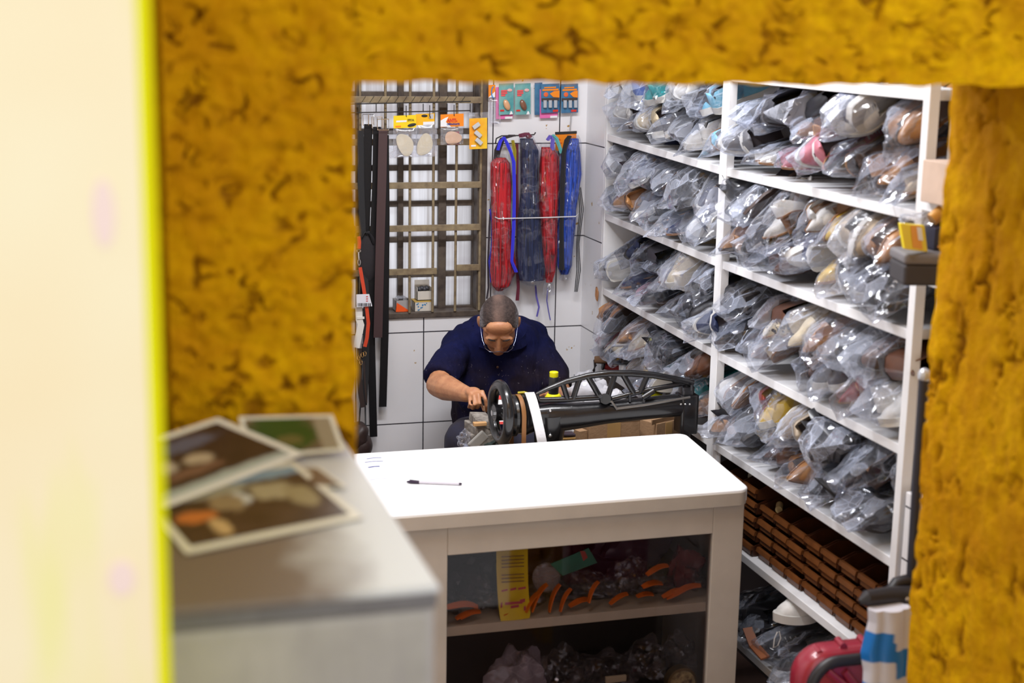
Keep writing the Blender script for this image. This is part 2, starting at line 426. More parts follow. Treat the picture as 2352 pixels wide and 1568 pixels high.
q = MB(); q.prism(rrect(CX0+.004, CY0-.002, CX1-.003, CY1-.01, .033, CZ-TTH-.003), (0, 0, TTH-.006))
for v in q.bm.verts:
    if v.co.x > 1.2: v.co.x += (cB.x-cR.x)*.75*((v.co.y-CY0)/(CY1-CY0)-.5)
q.build('edge_band', m_cream, ctr, smooth=True)
BY = CY0+.022; BX1 = at(1703, 1300, Y=BY).x; BT = CZ-TTH-.002; BX0 = CX0+.02
gx0, gx1 = at(1027, 1400, Y=BY).x, at(1629, 1400, Y=BY).x
gz1 = at(1327, 1251, Y=BY).z
q = MB(); D2 = CY1-.04; th = .025
q.box((BX0, BY, 0), (gx0, BY+th, BT)); q.box((gx1, BY, 0), (BX1, BY+th, BT)); q.box((gx0, BY, gz1), (gx1, BY+th, BT)); q.box((gx0, BY, 0), (gx1, BY+th, .12))
q.build('front_frame', m_cream, ctr, bevel=.0025)
q = MB(); q.box((BX1-.02, BY+th, 0), (BX1, D2, BT)); q.build('side_panel', m_cream, ctr, bevel=.002)
q = MB(); q.box((BX0, BY+th, 0), (BX0+.02, D2, BT)); q.build('side_panel', m_cream, ctr, bevel=.002)
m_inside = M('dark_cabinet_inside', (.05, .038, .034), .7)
q = MB(); q.box((BX0+.02, D2-.02, 0), (BX1-.02, D2, BT)); q.build('back_panel_or_added_sheet', m_inside, ctr)
CSZ = at(1320, 1412, Y=BY+.03).z
q = MB(); q.box((BX0+.02, BY+.03, CSZ-.028), (BX1-.02, D2-.02, CSZ)); q.build('inner_shelf', M('cream_shelf_paint', (.62, .55, .42), .55, var=.15, vscale=9), ctr, bevel=.002)
m = bpy.data.materials.new('clear_glass'); m.use_nodes = True; t = NT(m); t.n.remove(t.n['Principled BSDF'])
a = t.new('ShaderNodeBsdfTransparent'); g = t.new('ShaderNodeBsdfGlossy'); g.inputs[1].default_value = .04; x = t.new('ShaderNodeMixShader'); fr = t.new('ShaderNodeFresnel'); fr.inputs[0].default_value = 1.45
a.inputs[0].default_value = (.82, .78, .78, 1)
t.link(t.math('MULTIPLY', fr.outputs[0], .5), x.inputs[0]); t.link(a.outputs[0], x.inputs[1]); t.link(g.outputs[0], x.inputs[2]); t.link(x.outputs[0], t.n['Material Output'].inputs[0])
m_glass = m
q = MB(); q.box((gx0-.004, BY+.010, .118), (gx1+.004, BY+.014, gz1+.004)); q.build('glass_pane', m_glass, ctr)
# ---------------------------------------------------------------- bagged shoes
def sstep(a, b, x):
    x = max(0, min(1, (x-a)/(b-a))); return x*x*(3-2*x)
SHOE = {   # length, half width, toe height, vamp height, collar height, heel lift, pointedness, sole thickness
    'sneaker': (.275, .050, .052, .088, .085, .012, .55, .026),
    'loafer': (.27, .045, .040, .072, .070, .010, .62, .012),
    'pump': (.235, .036, .030, .050, .058, .062, 1.0, .006),
    'flat': (.24, .038, .034, .046, .050, .004, .75, .008),
    'boot': (.265, .046, .048, .100, .185, .026, .6, .018),
}
def shoe_meshes(kind):
    L, Wd, ht, hv, hc, lift, pt, st = SHOE[kind]
    N = 22; K = 20
    up = MB(); rings = []; so = MB(); srings = []; ins = MB(); irings = []
    def prof(t):
        w = Wd*min(1, (max(t, .0)/.30)**pt)*(1-.16*exp(-((t-.55)/.13)**2)) if t < .5 else Wd*(1-.16*exp(-((t-.55)/.13)**2))*(1-.12*sstep(.6, 1, t))
        if t > .9: w *= sqrt(max(0, 1-((t-.9)/.1001)**2))
        zb = lift*sstep(.32, .85, t)+(.010*(1-t/.25)**2 if t < .25 else 0)
        top = (ht*(min(1, t/.12))**.5 if t < .12 else ht+(hv-ht)*sstep(.12, .42, t)) if t < .42 else hv+(hc-hv)*sstep(.42, .62 if kind == 'boot' else .95, t)
        if kind in ('pump', 'flat', 'loafer') and .42 < t < .8: top -= .012*sin((t-.42)/.38*pi)
        return w, zb, zb*.85+top
    for i in range(N+1):
        t = .001+.998*i/N; w, zb, zt = prof(t); w = max(w, .002)
        op = sstep(.40 if kind in ('loafer', 'sneaker', 'boot') else .30, .50, t)*(1-sstep(.90, .97, t))
        if kind == 'boot': op *= sstep(.5, .56, t)
        ring = []
        for k in range(K):
            a = 2*pi*k/K; c, s = cos(a), sin(a)
            y = w*math.copysign(abs(c)**.75, c)*(1-.14*max(0, s)*(1 if kind != 'boot' else 1.6)); z = zb+st*.6
            if s > 0:
                z = zb+st*.6+(zt-zb-st*.6)*s**.75
                if s > .55 and op > .01:
                    z = z*(1-op)+op*(zb+st+.012 if s > .78 else zt)
            ring.append(V(t*L, y, z))
        rings.append(ring)
        srings.append([V(t*L, (w+.0035)*d, zb+h) for d, h in ((-1, .0), (1, .0), (1.0, st), (-1.0, st))])
        if .42 < t < .93: irings.append([V(t*L, w*.70*d, zb+st+.013+h) for d, h in ((-1, 0), (1, 0), (1, .003), (-1, .003))])
    up.rings(rings); so.rings(srings); ins.rings(irings)
    if kind == 'pump':
        so.tube([V(.9*L, 0, lift), V(.93*L, 0, .0)], [.016, .007], 10)
    elif kind in ('loafer', 'boot'):
        so.box((.74*L, -Wd*.7, 0), (.97*L, Wd*.7, lift+.002))
    lc = None
    if kind in ('sneaker', 'boot'):
        lc = MB()
        for k in range(5):
            t = .22+.05*k; w, zb, zt = prof(t); lc.tube([V(t*L, -.022, zt-.010), V(t*L+.004, 0, zt+.002), V(t*L, .022, zt-.010)], .0035, 6)
    return up, so, ins, lc
CLR = dict(black=(.012, .012, .016), navy=(.02, .03, .085), grey=(.17, .17, .19), white=(.78, .77, .75), cream=(.62, .52, .36), tan=(.44, .21, .08), brown=(.13, .05, .025),
    red=(.32, .012, .022), pink=(.62, .20, .26), yellow=(.72, .46, .03), blue=(.03, .12, .50), teal=(.02, .35, .38), charcoal=(.045, .045, .055), beige=(.48, .39, .29), skyblue=(.20, .52, .72))
SOLE = dict(sneaker=(.70, .69, .66), loafer=(.05, .03, .025), pump=(.30, .16, .08), flat=(.30, .15, .07), boot=(.03, .025, .025))
PROTO = {}
def leopard():
    if 'leopard' in MATS: return MATS['leopard']
    m = bpy.data.materials.new('spotted_fabric'); m.use_nodes = True; t = NT(m); b = t.n['Principled BSDF']
    x = t.new('ShaderNodeTexVoronoi'); x.inputs['Scale'].default_value = 75; t.link(t.coord(), x.inputs[0])
    t.link(t.mix(t.math('LESS_THAN', x.outputs[0], .42), (.70, .60, .42), (.03, .02, .02)), b.inputs['Base Color']); b.inputs['Roughness'].default_value = .6
    MATS['leopard'] = m; return m
def shoe(kind, col):
    key = (kind, col)
    if key in PROTO: return copy_tree(PROTO[key])
    up, so, ins, lc = shoe_meshes(kind)
    mm = leopard() if col == 'spotted' else M('shoe_'+col, CLR[col], .42 if kind in ('loafer', 'pump', 'boot') else .6, var=.25, vscale=30, bump=.15, bscale=120)
    if kind in ('loafer', 'boot') and col in ('black', 'brown', 'tan', 'red'): mm = M('leather_'+col, CLR[col], .30, var=.3, vscale=25)
    nm = dict(sneaker='sneaker', loafer='loafer', pump='pump_shoe', flat='flat_shoe', boot='ankle_boot')[kind]
    o = up.build(nm, mm, smooth=True, ang=65)
    sc = SOLE[kind] if not (kind == 'sneaker' and col in ('black', 'charcoal') and len(PROTO) % 2) else (.04, .04, .045)
    so.build('sole', M('sole_%.2f' % sc[0], sc, .65), o, smooth=True, local=True)
    ins.build('insole', M('insole_tan', (.30, .17, .10), .8) if kind != 'sneaker' else M('insole_dark', (.06, .05, .06), .85), o, local=True)
    if lc: lc.build('laces', M('lace_white', (.7, .7, .7), .8) if col not in ('black', 'brown') else M('lace_dark', (.03, .03, .03), .8), o, smooth=True, local=True)
    PROTO[key] = o
    return o
def plastic(name, op, tint=(.74, .81, 1.0), seed=0, k=1.0, ft=1.0, gm=.42):
    if name in MATS: return MATS[name]
    m = bpy.data.materials.new(name); m.use_nodes = True; t = NT(m); t.n.remove(t.n['Principled BSDF'])
    vec = t.coord((.34, 1, 1), loc=(seed, 0, 0)); v2 = t.coord((.8, 1, 1), loc=(seed, 2, 0))
    wob = t.noise(vec, 8, 2); wv = t.new('ShaderNodeVectorMath', operation='MULTIPLY_ADD'); t.link(t.noise_c(vec, 9), wv.inputs[0]); wv.inputs[1].default_value = (.05, .05, .05); t.link(vec, wv.inputs[2])
    def vor(v, sc, feat='F1'):
        x = t.new('ShaderNodeTexVoronoi', feature=feat); x.inputs['Scale'].default_value = sc; t.link(v, x.inputs['Vector']); return x
    ce = vor(wv.outputs[0], 26); ed_ = vor(wv.outputs[0], 26, 'DISTANCE_TO_EDGE'); ed2 = vor(v2, 44, 'DISTANCE_TO_EDGE'); c2 = vor(v2, 44)
    line = t.math('SUBTRACT', 1.0, t.math('MULTIPLY', ed_.outputs['Distance'], 14.0), True); line2 = t.math('SUBTRACT', 1.0, t.math('MULTIPLY', ed2.outputs['Distance'], 16.0), True)
    sc1 = t.new('ShaderNodeSeparateColor'); t.link(ce.outputs['Color'], sc1.inputs[0])
    patch = t.math('MULTIPLY', t.ramp(sc1.outputs[0], .60, 1.0), .22*k)
    msk = t.ramp(t.noise(v2, 7, 2), .42, .6)
    lw = t.new('ShaderNodeLayerWeight'); lw.inputs[0].default_value = .30
    crease = t.math('MULTIPLY', t.math('MAXIMUM', line, t.math('MULTIPLY', line2, .6)), t.math('MULTIPLY', msk, .34*k))
    fac = t.math('ADD', t.math('ADD', crease, t.math('MULTIPLY', lw.outputs[1], .10*k)), t.math('ADD', patch, op), True)
    df = t.new('ShaderNodeBsdfDiffuse'); df.inputs[0].default_value = (*tint, 1)
    gl = t.new('ShaderNodeBsdfGlossy'); gl.inputs[1].default_value = .13; gl.inputs[0].default_value = (.96, .97, 1, 1)
    # crumpled facets: every fold cell tilts its own way
    def tilt(col, amt, base):
        m_ = t.new('ShaderNodeVectorMath', operation='SUBTRACT'); t.link(col, m_.inputs[0]); m_.inputs[1].default_value = (.5, .5, .5)
        a_ = t.new('ShaderNodeVectorMath', operation='MULTIPLY_ADD'); t.link(m_.outputs[0], a_.inputs[0]); a_.inputs[1].default_value = (amt, amt, amt); t.link(base, a_.inputs[2]); return a_.outputs[0]
    geo = t.new('ShaderNodeNewGeometry'); nn = t.new('ShaderNodeVectorMath', operation='NORMALIZE')
    t.link(tilt(c2.outputs['Color'], .35*ft, tilt(ce.outputs['Color'], .75*ft, geo.outputs['Normal'])), nn.inputs[0]); nb = nn.outputs[0]
    t.link(nb, gl.inputs['Normal'])
    fr = t.new('ShaderNodeFresnel'); fr.inputs[0].default_value = 1.55; t.link(nb, fr.inputs['Normal'])
    tr = t.new('ShaderNodeBsdfTransparent'); tr.inputs[0].default_value = (.975, .98, 1, 1); mx = t.new('ShaderNodeMixShader'); m2 = t.new('ShaderNodeMixShader')
    t.link(fac, mx.inputs[0]); t.link(tr.outputs[0], mx.inputs[1]); t.link(df.outputs[0], mx.inputs[2])
    t.link(t.math('MINIMUM', fr.outputs[0], gm), m2.inputs[0]); t.link(mx.outputs[0], m2.inputs[1]); t.link(gl.outputs[0], m2.inputs[2])
    t.link(m2.outputs[0], t.n['Material Output'].inputs[0])
    MATS[name] = m; return m
m_clear = [plastic('clear_plastic', .0), plastic('clear_plastic_creased', .01, seed=3, k=1.25), plastic('milky_plastic', .035, (.74, .80, .96), 7), plastic('veiled_plastic', .09, (.80, .84, .97), 12)]
def bag_mesh(seed, Mw, pts, lim=None, puff=.009):
    """tight clear film stretched over the points of what is inside, with loose corners and folds"""
    R = random.Random(seed); bm = bmesh.new(); Mi = Mw.inverted()
    c = sum(pts, Vector())/len(pts)
    xs = [p.x for p in pts]; x0, x1 = min(xs), max(xs); ys = [p.y for p in pts]; zs = [p.z for p in pts]; hy = (max(ys)-min(ys))/2; hz = (max(zs)-min(zs))/2
    P = [p+(p-c).normalized()*puff for p in pts]
    for k in range(R.choice((2, 3, 4))):     # loose corners in front
        P.append(Vector((x0-R.uniform(.015, .05), c.y+R.uniform(-1.1, 1.1)*hy, c.z+R.uniform(-1, .6)*hz)))
    for k in range(R.choice((1, 2, 3))):     # and along the sides
        P.append(Vector((R.uniform(x0, x1), c.y+R.choice((-1, 1))*hy*R.uniform(1.0, 1.35), c.z+R.uniform(-.9, 1.1)*hz)))
    tx = x1+R.uniform(.02, .05); ty = c.y+R.uniform(-.6, .6)*hy; tz = c.z+R.uniform(-.2, .8)*hz
    for k in range(5):
        a = 2*pi*k/5; P.append(Vector((tx, ty+.022*cos(a), tz+.022*sin(a))))
    vs_ = [bm.verts.new(p) for p in P]
    r = bmesh.ops.convex_hull(bm, input=vs_)
    bmesh.ops.delete(bm, geom=list({g for g in r['geom_interior'] if isinstance(g, bmesh.types.BMVert)} | {v for v in bm.verts if not v.link_faces}), context='VERTS')
    bmesh.ops.remove_doubles(bm, verts=bm.verts, dist=.008)
    bmesh.ops.subdivide_edges(bm, edges=[e for e in bm.edges if e.calc_length() > .022], cuts=2, use_grid_fill=True)
    bmesh.ops.subdivide_edges(bm, edges=[e for e in bm.edges if e.calc_length() > .016], cuts=1, use_grid_fill=True)
    bmesh.ops.recalc_face_normals(bm, faces=bm.faces)
    bm.normal_update()
    so = Vector((seed*1.7, seed*.3, 0)); sh_ = R.uniform(-.9, .9)
    for v in bm.verts:
        q = v.co; f = Vector((q.x*9, q.y*46+q.x*18*sh_, q.z*46+q.x*14))
        d = .0055*noise.noise(f+so)+.008*noise.noise(q*13+so)-.006*abs(noise.noise(q*19-so))
        v.co = q+v.normal*d
    # the flared mouth beyond the tie
    n = 18; rings = []
    for i, (u, ra) in enumerate(((0, .016), (.35, .013), (.7, .03), (1.0, .05))):
        ring = []
        for k in range(n):
            a = 2*pi*k/n; rr_ = ra*(1+(.55*u)*sin(k*pi+R.random()*.8)*R.uniform(.4, 1))
            ring.append(bm.verts.new(Vector((tx-.01+.075*u+.012*u*sin(a*3+seed), ty+rr_*cos(a), tz+.02*u+rr_*sin(a)))))
        rings.append(ring)
    for A, B in zip(rings, rings[1:]):
        for k in range(n): bm.faces.new((A[k], A[(k+1) % n], B[(k+1) % n], B[k]))
    if lim:
        for v in bm.verts:
            w = Mw @ v.co
            w.z = min(max(w.z, lim[0]), lim[1]); w.x = min(w.x, lim[2]); w.y = min(max(w.y, lim[3]), lim[4])
            v.co = Mi @ w
    me = bpy.data.meshes.new('plastic_bag'); bm.to_mesh(me); bm.free()
    for p in me.polygons: p.use_smooth = True
    me.set_sharp_from_angle(angle=radians(24))
    return me
ORD = ['first', 'second', 'third', 'fourth', 'fifth', 'sixth', 'seventh', 'eighth', 'ninth', 'tenth']
PLUR = dict(sneaker='sneakers', loafer='loafers', pump='pumps', flat='flats', boot='boots')
def set_mesh_mat(o, m):
    o.data.materials.clear() if len(o.data.materials) > 1 else None
    if not o.data.materials: o.data.materials.append(None)
    o.material_slots[0].link = 'OBJECT'; o.material_slots[0].material = m
NB = [0]
def bagged_pair(loc, tilt, yaw, roll, kind, col, blabel, slabel, bgroup, sgroup, mat=None, rr=None, flip=False, lim=None, hw_=.085):
    """a clear bag lying at loc (its toe end, resting height) with two shoes in it"""
    rr = rr or RND
    L = SHOE[kind][0]
    Mw = Matrix.Translation(loc) @ Matrix.Rotation(yaw, 4, 'Z') @ Matrix.Rotation(-tilt, 4, 'Y')
    hw = SHOE[kind][1]; pts = []; NB[0] += 1
    for s in (-1, 1):
        q = shoe(kind, col)
        ro = roll+rr.uniform(-.25, .25)
        fl = (s > 0) == flip
        T = Matrix.Translation((.005+rr.uniform(0, .02), s*(.034 if abs(roll) > .7 else .038), .012+.01*rr.random()))
        if abs(roll) > .7:     # lying on its side, sole to the front or back
            T = T @ Matrix.Translation((0, -.02*math.copysign(1, roll), hw*.9)) @ Matrix.Rotation(ro, 4, 'X')
        else: T = T @ Matrix.Rotation(ro, 4, 'X')
        if fl: T = T @ Matrix.Translation((L, 0, 0)) @ Matrix.Rotation(pi, 4, 'Z')
        T = T @ Matrix.Scale(.89, 4)
        q.matrix_world = Mw @ T
        pts += [T @ v.co for v in list(q.data.vertices)[::2]]+[T @ v.co for v in list(q.children[0].data.vertices)[::5]]
        tag(q, slabel % ('nearer' if s < 0 else 'farther'), 'shoe', sgroup)
    me = bag_mesh(NB[0]*7+11, Mw, pts, lim)
    o = bpy.data.objects.new('plastic_bag', me); COL.objects.link(o)
    me.materials.append(mat or m_clear[rr.choice((0, 0, 1, 1, 2, 2, 3))])
    o.matrix_world = Mw
    tag(o, blabel, 'plastic bag', bgroup)
    return o
ROWNAME = {1: 'top', 2: 'second', 3: 'third', 4: 'fourth'}
FILL = {   # (row, bay): lower and upper layers counted from the middle post; n.b. far bay runs away from the camera, near bay towards it
 (1, 'far'): ('flat:skyblue sneaker:white boot:black sneaker:grey sneaker:cream loafer:brown sneaker:white', 'sneaker:skyblue boot:charcoal sneaker:white sneaker:teal sneaker:blue sneaker:grey'),
 (2, 'far'): ('sneaker:navy sneaker:charcoal flat:navy loafer:black sneaker:navy loafer:tan loafer:black', 'sneaker:navy sneaker:black loafer:black boot:black sneaker:navy boot:charcoal'),
 (3, 'far'): ('sneaker:navy sneaker:charcoal loafer:black loafer:black flat:pink flat:navy sneaker:grey', 'sneaker:black sneaker:cream flat:white boot:black boot:charcoal boot:navy'),
 (4, 'far'): ('loafer:tan sneaker:teal sneaker:cream flat:grey flat:beige loafer:cream loafer:red', 'loafer:brown boot:black sneaker:black flat:cream flat:tan loafer:tan'),
 (1, 'near'): ('sneaker:grey flat:white flat:pink sneaker:pink flat:charcoal loafer:tan flat:beige sneaker:charcoal', 'boot:black boot:charcoal boot:black flat:tan sneaker:white sneaker:navy loafer:tan'),
 (2, 'near'): ('loafer:tan sneaker:charcoal loafer:brown sneaker:navy flat:yellow sneaker:grey sneaker:charcoal sneaker:tan', 'boot:black loafer:black pump:white pump:white flat:yellow sneaker:beige flat:tan'),
 (3, 'near'): ('loafer:black sneaker:charcoal flat:beige loafer:brown sneaker:grey pump:red sneaker:white sneaker:cream', 'boot:black boot:brown flat:spotted loafer:cream loafer:tan sneaker:charcoal boot:brown'),
 (4, 'near'): ('loafer:tan boot:black loafer:brown flat:tan sneaker:black flat:beige boot:black loafer:tan', 'flat:white pump:red sneaker:yellow sneaker:beige sneaker:black boot:black loafer:black'),
}
for (row, bay), (lo, hi) in FILL.items():
    rr = random.Random(row*10+(bay == 'far'))
    for lay_, s in enumerate((lo, hi)):
        items = [x.split(':') for x in s.split()][:7]; n = len(items)
        y0, y1 = (YM+(.17 if row == 4 else .09), YL-.10) if bay == 'far' else (YM-.085, YN+.115)
        for k, (kind, col) in enumerate(items):
            off = .0 if not lay_ else .45/n
            y = y0+(y1-y0)*((k/(n-1 if not lay_ else n)+off*.9) if n > 1 else 0)+rr.uniform(-.012, .012)
            tilt = radians(rr.uniform(13, 22) if not lay_ else rr.uniform(26, 34))
            if kind == 'boot': tilt *= .55
            zr = row_top(row, y); z = zr+.004+(.0 if not lay_ else .094+rr.uniform(-.006, .016)); sp_ = abs(y1-y0)/(n-1)*.56
            lim = (zr+.003, row_top(row-1, y)-ST-.004, XS+SD-.004, max(y-sp_, YN+.018) if bay == 'near' else max(y-sp_, YM+.028), min(y+sp_, YM-.028) if bay == 'near' else min(y+sp_, YL-.024))
            roll = rr.choice((0, 0, 0, 1.3, 1.3, -1.2)) if kind != 'boot' else rr.choice((1.35, 1.35, -1.3))
            x = XS+rr.uniform(-.045, .006)+(.012 if lay_ else 0)
            od = ORD[k]; ly = 'upper' if lay_ else 'lower'; rn = ROWNAME[row]
            bl = f'clear bag of {col} {PLUR[kind]}, {od} from middle post, {ly} layer, {bay} bay {rn} shelf'
            slb = f'%s {col} {kind} in {od} bag from middle post, {ly} layer, {bay} bay {rn} shelf'
            bagged_pair(V(x, y, z), tilt, rr.uniform(-.22, .22), roll, kind, col, bl, slb, f'bagged shoes on the {bay} bay {rn} shelf', f'shoes on the {bay} bay {rn} shelf', rr=rr, flip=rr.random() < .35, lim=lim)
# ---------------------------------------------------------------- things on the back wall
def W(px, py, d=0): return at(px, py, Y=YB-d)
def strip(mb, pts, w, t, d, wd=(1, 0, 0)):
    mb.strap([W(x, y, d) for x, y in pts], w, t, wd)
m_black = M('black_leather', (.009, .0085, .010), .5, bump=.2, spec=.25)
m_dbrown = M('dark_brown_leather', (.055, .028, .030), .5, bump=.15)
m_chrome = M('chrome', (.75, .75, .76), .18, 1)
m_wire = M('black_wire', (.02, .018, .018), .45)
# wire rack hung on the grille
rk = empty('wire_display_rack', W(825, 258, .05), 'black wire rack hooked on the grille, carrying belts and packets', 'rack')
q = MB()
for y0, y1, d in ((239, 233, .05), (259, 254, .09), (259, 254, .05)): q.cyl(W(800, y0, d), W(1081, y1, d), .0022, n=6)
for x in (826, 864, 918, 972, 1027, 1080): 
    q.tube([W(x, 238, .05), W(x, 257, .05), W(x, 257, .09)], .0018, 6)
q.build('wire_frame', m_wire, rk, smooth=True)
q = MB()
for k in range(13):
    x = 836+19*k; q.tube([W(x-6, 236, .052), W(x+4, 221, .026)], .0009, 5)
q.build('tie_wire', m_wire, rk, smooth=True)
def hook(x, y, d=.09):
    return [W(x, y-20, d), W(x, y-4, d+.02), W(x, y+4, d+.022), W(x+2, y+8, d+.018)]
q = MB()
for x, y in ((933, 263), (987, 262), (1043, 261), (1101, 260)): q.tube(hook(x, y), .0018, 6)
q.build('peg_hook', m_wire, rk, smooth=True)

# belts
def belt(name_pts, w, mat, label, d, buckle=True, cat='belt', t=.0035):
    o = empty('leather_belt', W(*name_pts[0], d), label, cat, 'belts hanging left of the window')
    q = MB(); strip(q, name_pts, w, t, d); q.build('strap', mat, o, bevel=.0008)
    if buckle:
        x, y = name_pts[0]; q = MB(); h = w/2+.004
        c = W(x, y-10, d); q.tube([c+V(-h, 0, -.02), c+V(h, 0, -.02), c+V(h, 0, .02), c+V(-h, 0, .02)], .0022, 6, closed=True); q.cyl(c+V(0, -.002, -.02), c+V(0, -.004, .02), .0016, n=6)
        q.build('buckle', m_chrome, o, smooth=True, label='chrome buckle')
        q = MB(); q.tube([W(x-9, y+8, d+.002), W(x+9, y+8, d+.002)], .002, 6); q.build('keeper_loop', mat, o)
    return o
belt([(866, 291), (864, 420), (858, 560), (851, 690), (853, 800), (858, 1003)], .030, m_black, 'black leather belt hanging longest of all, its tip near the tile floor line', .055)
belt([(880, 296), (877, 420), (872, 600), (868, 775)], .034, m_dbrown, 'dark brown leather belt hanging in front of the black ones', .085)
belt([(884, 310), (886, 500), (884, 760), (879, 934)], .030, m_black, 'black belt half hidden behind the dark brown belt', .045, buckle=False)
belt([(846, 285), (843, 420), (838, 580), (836, 700)], .032, m_black, 'short black belt at the pier edge, left of the longest belt', .04)
belt([(828, 300), (829, 420), (834, 560), (842, 700), (840, 860), (836, 930)], .024, M('black_webbing', (.02, .02, .022), .9, bump=.3), 'dull black webbing strap hanging along the pier edge', .06, buckle=False)
# dark shoulder bag hung behind
o = empty('shoulder_bag', W(845, 560, .06), 'black cloth bag hanging behind the red strap', 'bag')
q = MB(); q.ell(W(846, 590, .05), (.036, .022, .10), nu=16); 
for v in q.bm.verts: v.co += V(.006*noise.noise(v.co*30), 0, 0)
q.build('body', M('black_cloth', (.02, .017, .02), .9, bump=.4), o, smooth=True)
q = MB(); q.tube([W(832, 545, .07), W(838, 533, .07), W(848, 536, .07), W(858, 560, .07)], .004, 8); q.build('handle', m_black, o, smooth=True)
# red strap with snap hook
m_red = M('orange_red_strap', (.62, .06, .02), .45, var=.15)
o = empty('red_bag_strap', W(824, 545, .13), 'orange red bag strap with a chrome snap hook at the pier edge', 'strap')
q = MB(); strip(q, [(823, 543), (825, 556), (824, 571)], .014, .004, .13); q.build('end_tab', m_red, o)
q = MB(); strip(q, [(827, 614), (835, 660), (842, 705), (846, 742), (843, 775), (838, 796)], .013, .004, .13); q.build('strap', m_red, o)
q = MB(); c = W(824, 576, .13); q.tube([c+V(.008*cos(a), 0, .005*sin(a)) for a in [k*pi/4 for k in range(8)]], .0014, 6, closed=True)
q.cyl(W(824, 579, .13), W(825, 594, .13), .0032, n=8); c = W(825, 602, .13); q.tube([c+V(.005*cos(a), 0, .012*sin(a)) for a in [k*pi/5 for k in range(10)]], .0014, 6, closed=True)
q.build('snap_hook', m_chrome, o, smooth=True, label='chrome snap hook')
o = empty('paper_tag', W(833, 690, .14), 'white printed paper tag hanging over the red strap', 'tag')
q = MB(); q.prism([W(818, 676, .14), W(848, 675, .14), W(855, 703, .14), W(819, 705, .14)], (0, .0012, 0)); q.build('paper', M('tag_paper', (.70, .70, .76), .6, bump=.3, bscale=30), o)
q = MB()
for k in range(9): 
    x = 822+3.4*k; q.box(W(x, 703, .1415), W(x+1.4+(k % 3)*.5, 696, .1415)+V(0, .0004, 0))
q.build('barcode', M('ink_black', (.02, .02, .02), .7), o)
q = MB()
for k in range(3): q.box(W(841, 682+5*k, .1415), W(845, 680+5*k, .1415)+V(0, .0004, 0))
q.build('red_print', M('ink_red', (.6, .03, .03), .7), o)
o = empty('white_belt', W(825, 740, .12), 'white belt end with a square keeper hanging at the pier edge', 'belt')
q = MB(); strip(q, [(824, 704), (825, 735), (829, 745), (818, 798)], .026, .004, .12); q.build('strap', M('white_leather', (.72, .70, .66), .5), o)
q = MB(); q.box(W(820, 733, .125), W(837, 727, .125)+V(0, .003, 0)); q.build('keeper_loop', M('white_leather', (.72, .70, .66), .5), o)
# brass clips on a dark strap
o = empty('clip_strap', W(830, 812, .10), 'bunch of brass clips on dark straps at the pier edge', 'strap')
q = MB(); strip(q, [(826, 800), (824, 850), (828, 900), (834, 935)], .02, .004, .10); strip(q, [(836, 830), (838, 880), (842, 925)], .006, .003, .11); q.build('strap', M('dark_strap', (.035, .022, .02), .5), o)
for k, (x, y) in enumerate(((824, 822), (832, 815), (838, 812), (829, 832))):
    c = W(x, y, .115); q = MB(); q.tube([c+V(.005*cos(a), .002*sin(3*a), .009*sin(a)) for a in [j*pi/5 for j in range(10)]], .0015, 6, closed=True); q.build('clip', M('brass', (.65, .45, .2), .25, 1), o, smooth=True)
o = empty('brown_leather_bag', W(830, 1000, .10), 'crumpled dark brown leather bag hanging low at the pier edge', 'bag')
q = MB(); q.ell(W(822, 1000, .10), (.045, .05, .055), nu=24, nv=16)
for v in q.bm.verts: v.co += (v.co-W(822, 1000, .10)).normalized()*.012*noise.noise(v.co*28)
q.ell(W(832, 1022, .10), (.04, .05, .05), nu=20)
q.build('body', M('dark_brown_hide', (.045, .025, .022), .5, var=.4, bump=.3), o, smooth=True)
q = MB(); q.tube([W(824, 985, .12), W(830, 900, .03), W(832, 790, .02), W(838, 900, .04), W(840, 990, .12)], .003, 6); q.build('strap', m_black, o, smooth=True)

# ------------------------------------------------ lettering and cards
def txt(body, size, mat, parent, loc, rot=(pi/2, 0, 0), name='lettering', align='LEFT', ext=.0004, sx=1.0, bold=0):
    c = bpy.data.curves.new(name, 'FONT'); c.body = body; c.size = size; c.extrude = ext; c.align_x = align; c.offset = bold
    o = bpy.data.objects.new(name, c); COL.objects.link(o)
    me = bpy.data.meshes.new_from_object(o.evaluated_get(bpy.context.evaluated_depsgraph_get()))
    bpy.data.objects.remove(o); bpy.data.curves.remove(c)
    me.materials.append(mat)
    o = bpy.data.objects.new(name, me); COL.objects.link(o); o.parent = parent
    o.location = Vector(loc)-wloc(parent); o.rotation_euler = rot; o.scale = (sx, 1, 1)
    return o
CY = M('card_yellow', (.86, .62, .01), .4); CO = M('card_orange', (.86, .25, .012), .4); CWH = M('card_white', (.82, .82, .84), .4); CRED = M('print_red', (.62, .03, .02), .5)
CBL = M('print_blue', (.03, .05, .25), .5); CPK = M('card_pink', (.78, .16, .42), .35); CTE = M('card_teal', (.03, .26, .30), .35, var=.3, vscale=14, col2=(.22, .45, .42)); CDB = M('card_dark_blue', (.03, .10, .22), .35, var=.3, vscale=20, col2=(.07, .22, .38))
m_poly = plastic('packet_film', .08, (.84, .85, .92), 5, .5, .22)
def quad(mb, x0, y0, x1, y1, d, th=.0012):
    mb.prism([W(x0, y0, d), W(x1, y0-(x1-x0)*.045, d), W(x1, y1-(x1-x0)*.045, d), W(x0, y1, d)], (0, th, 0))
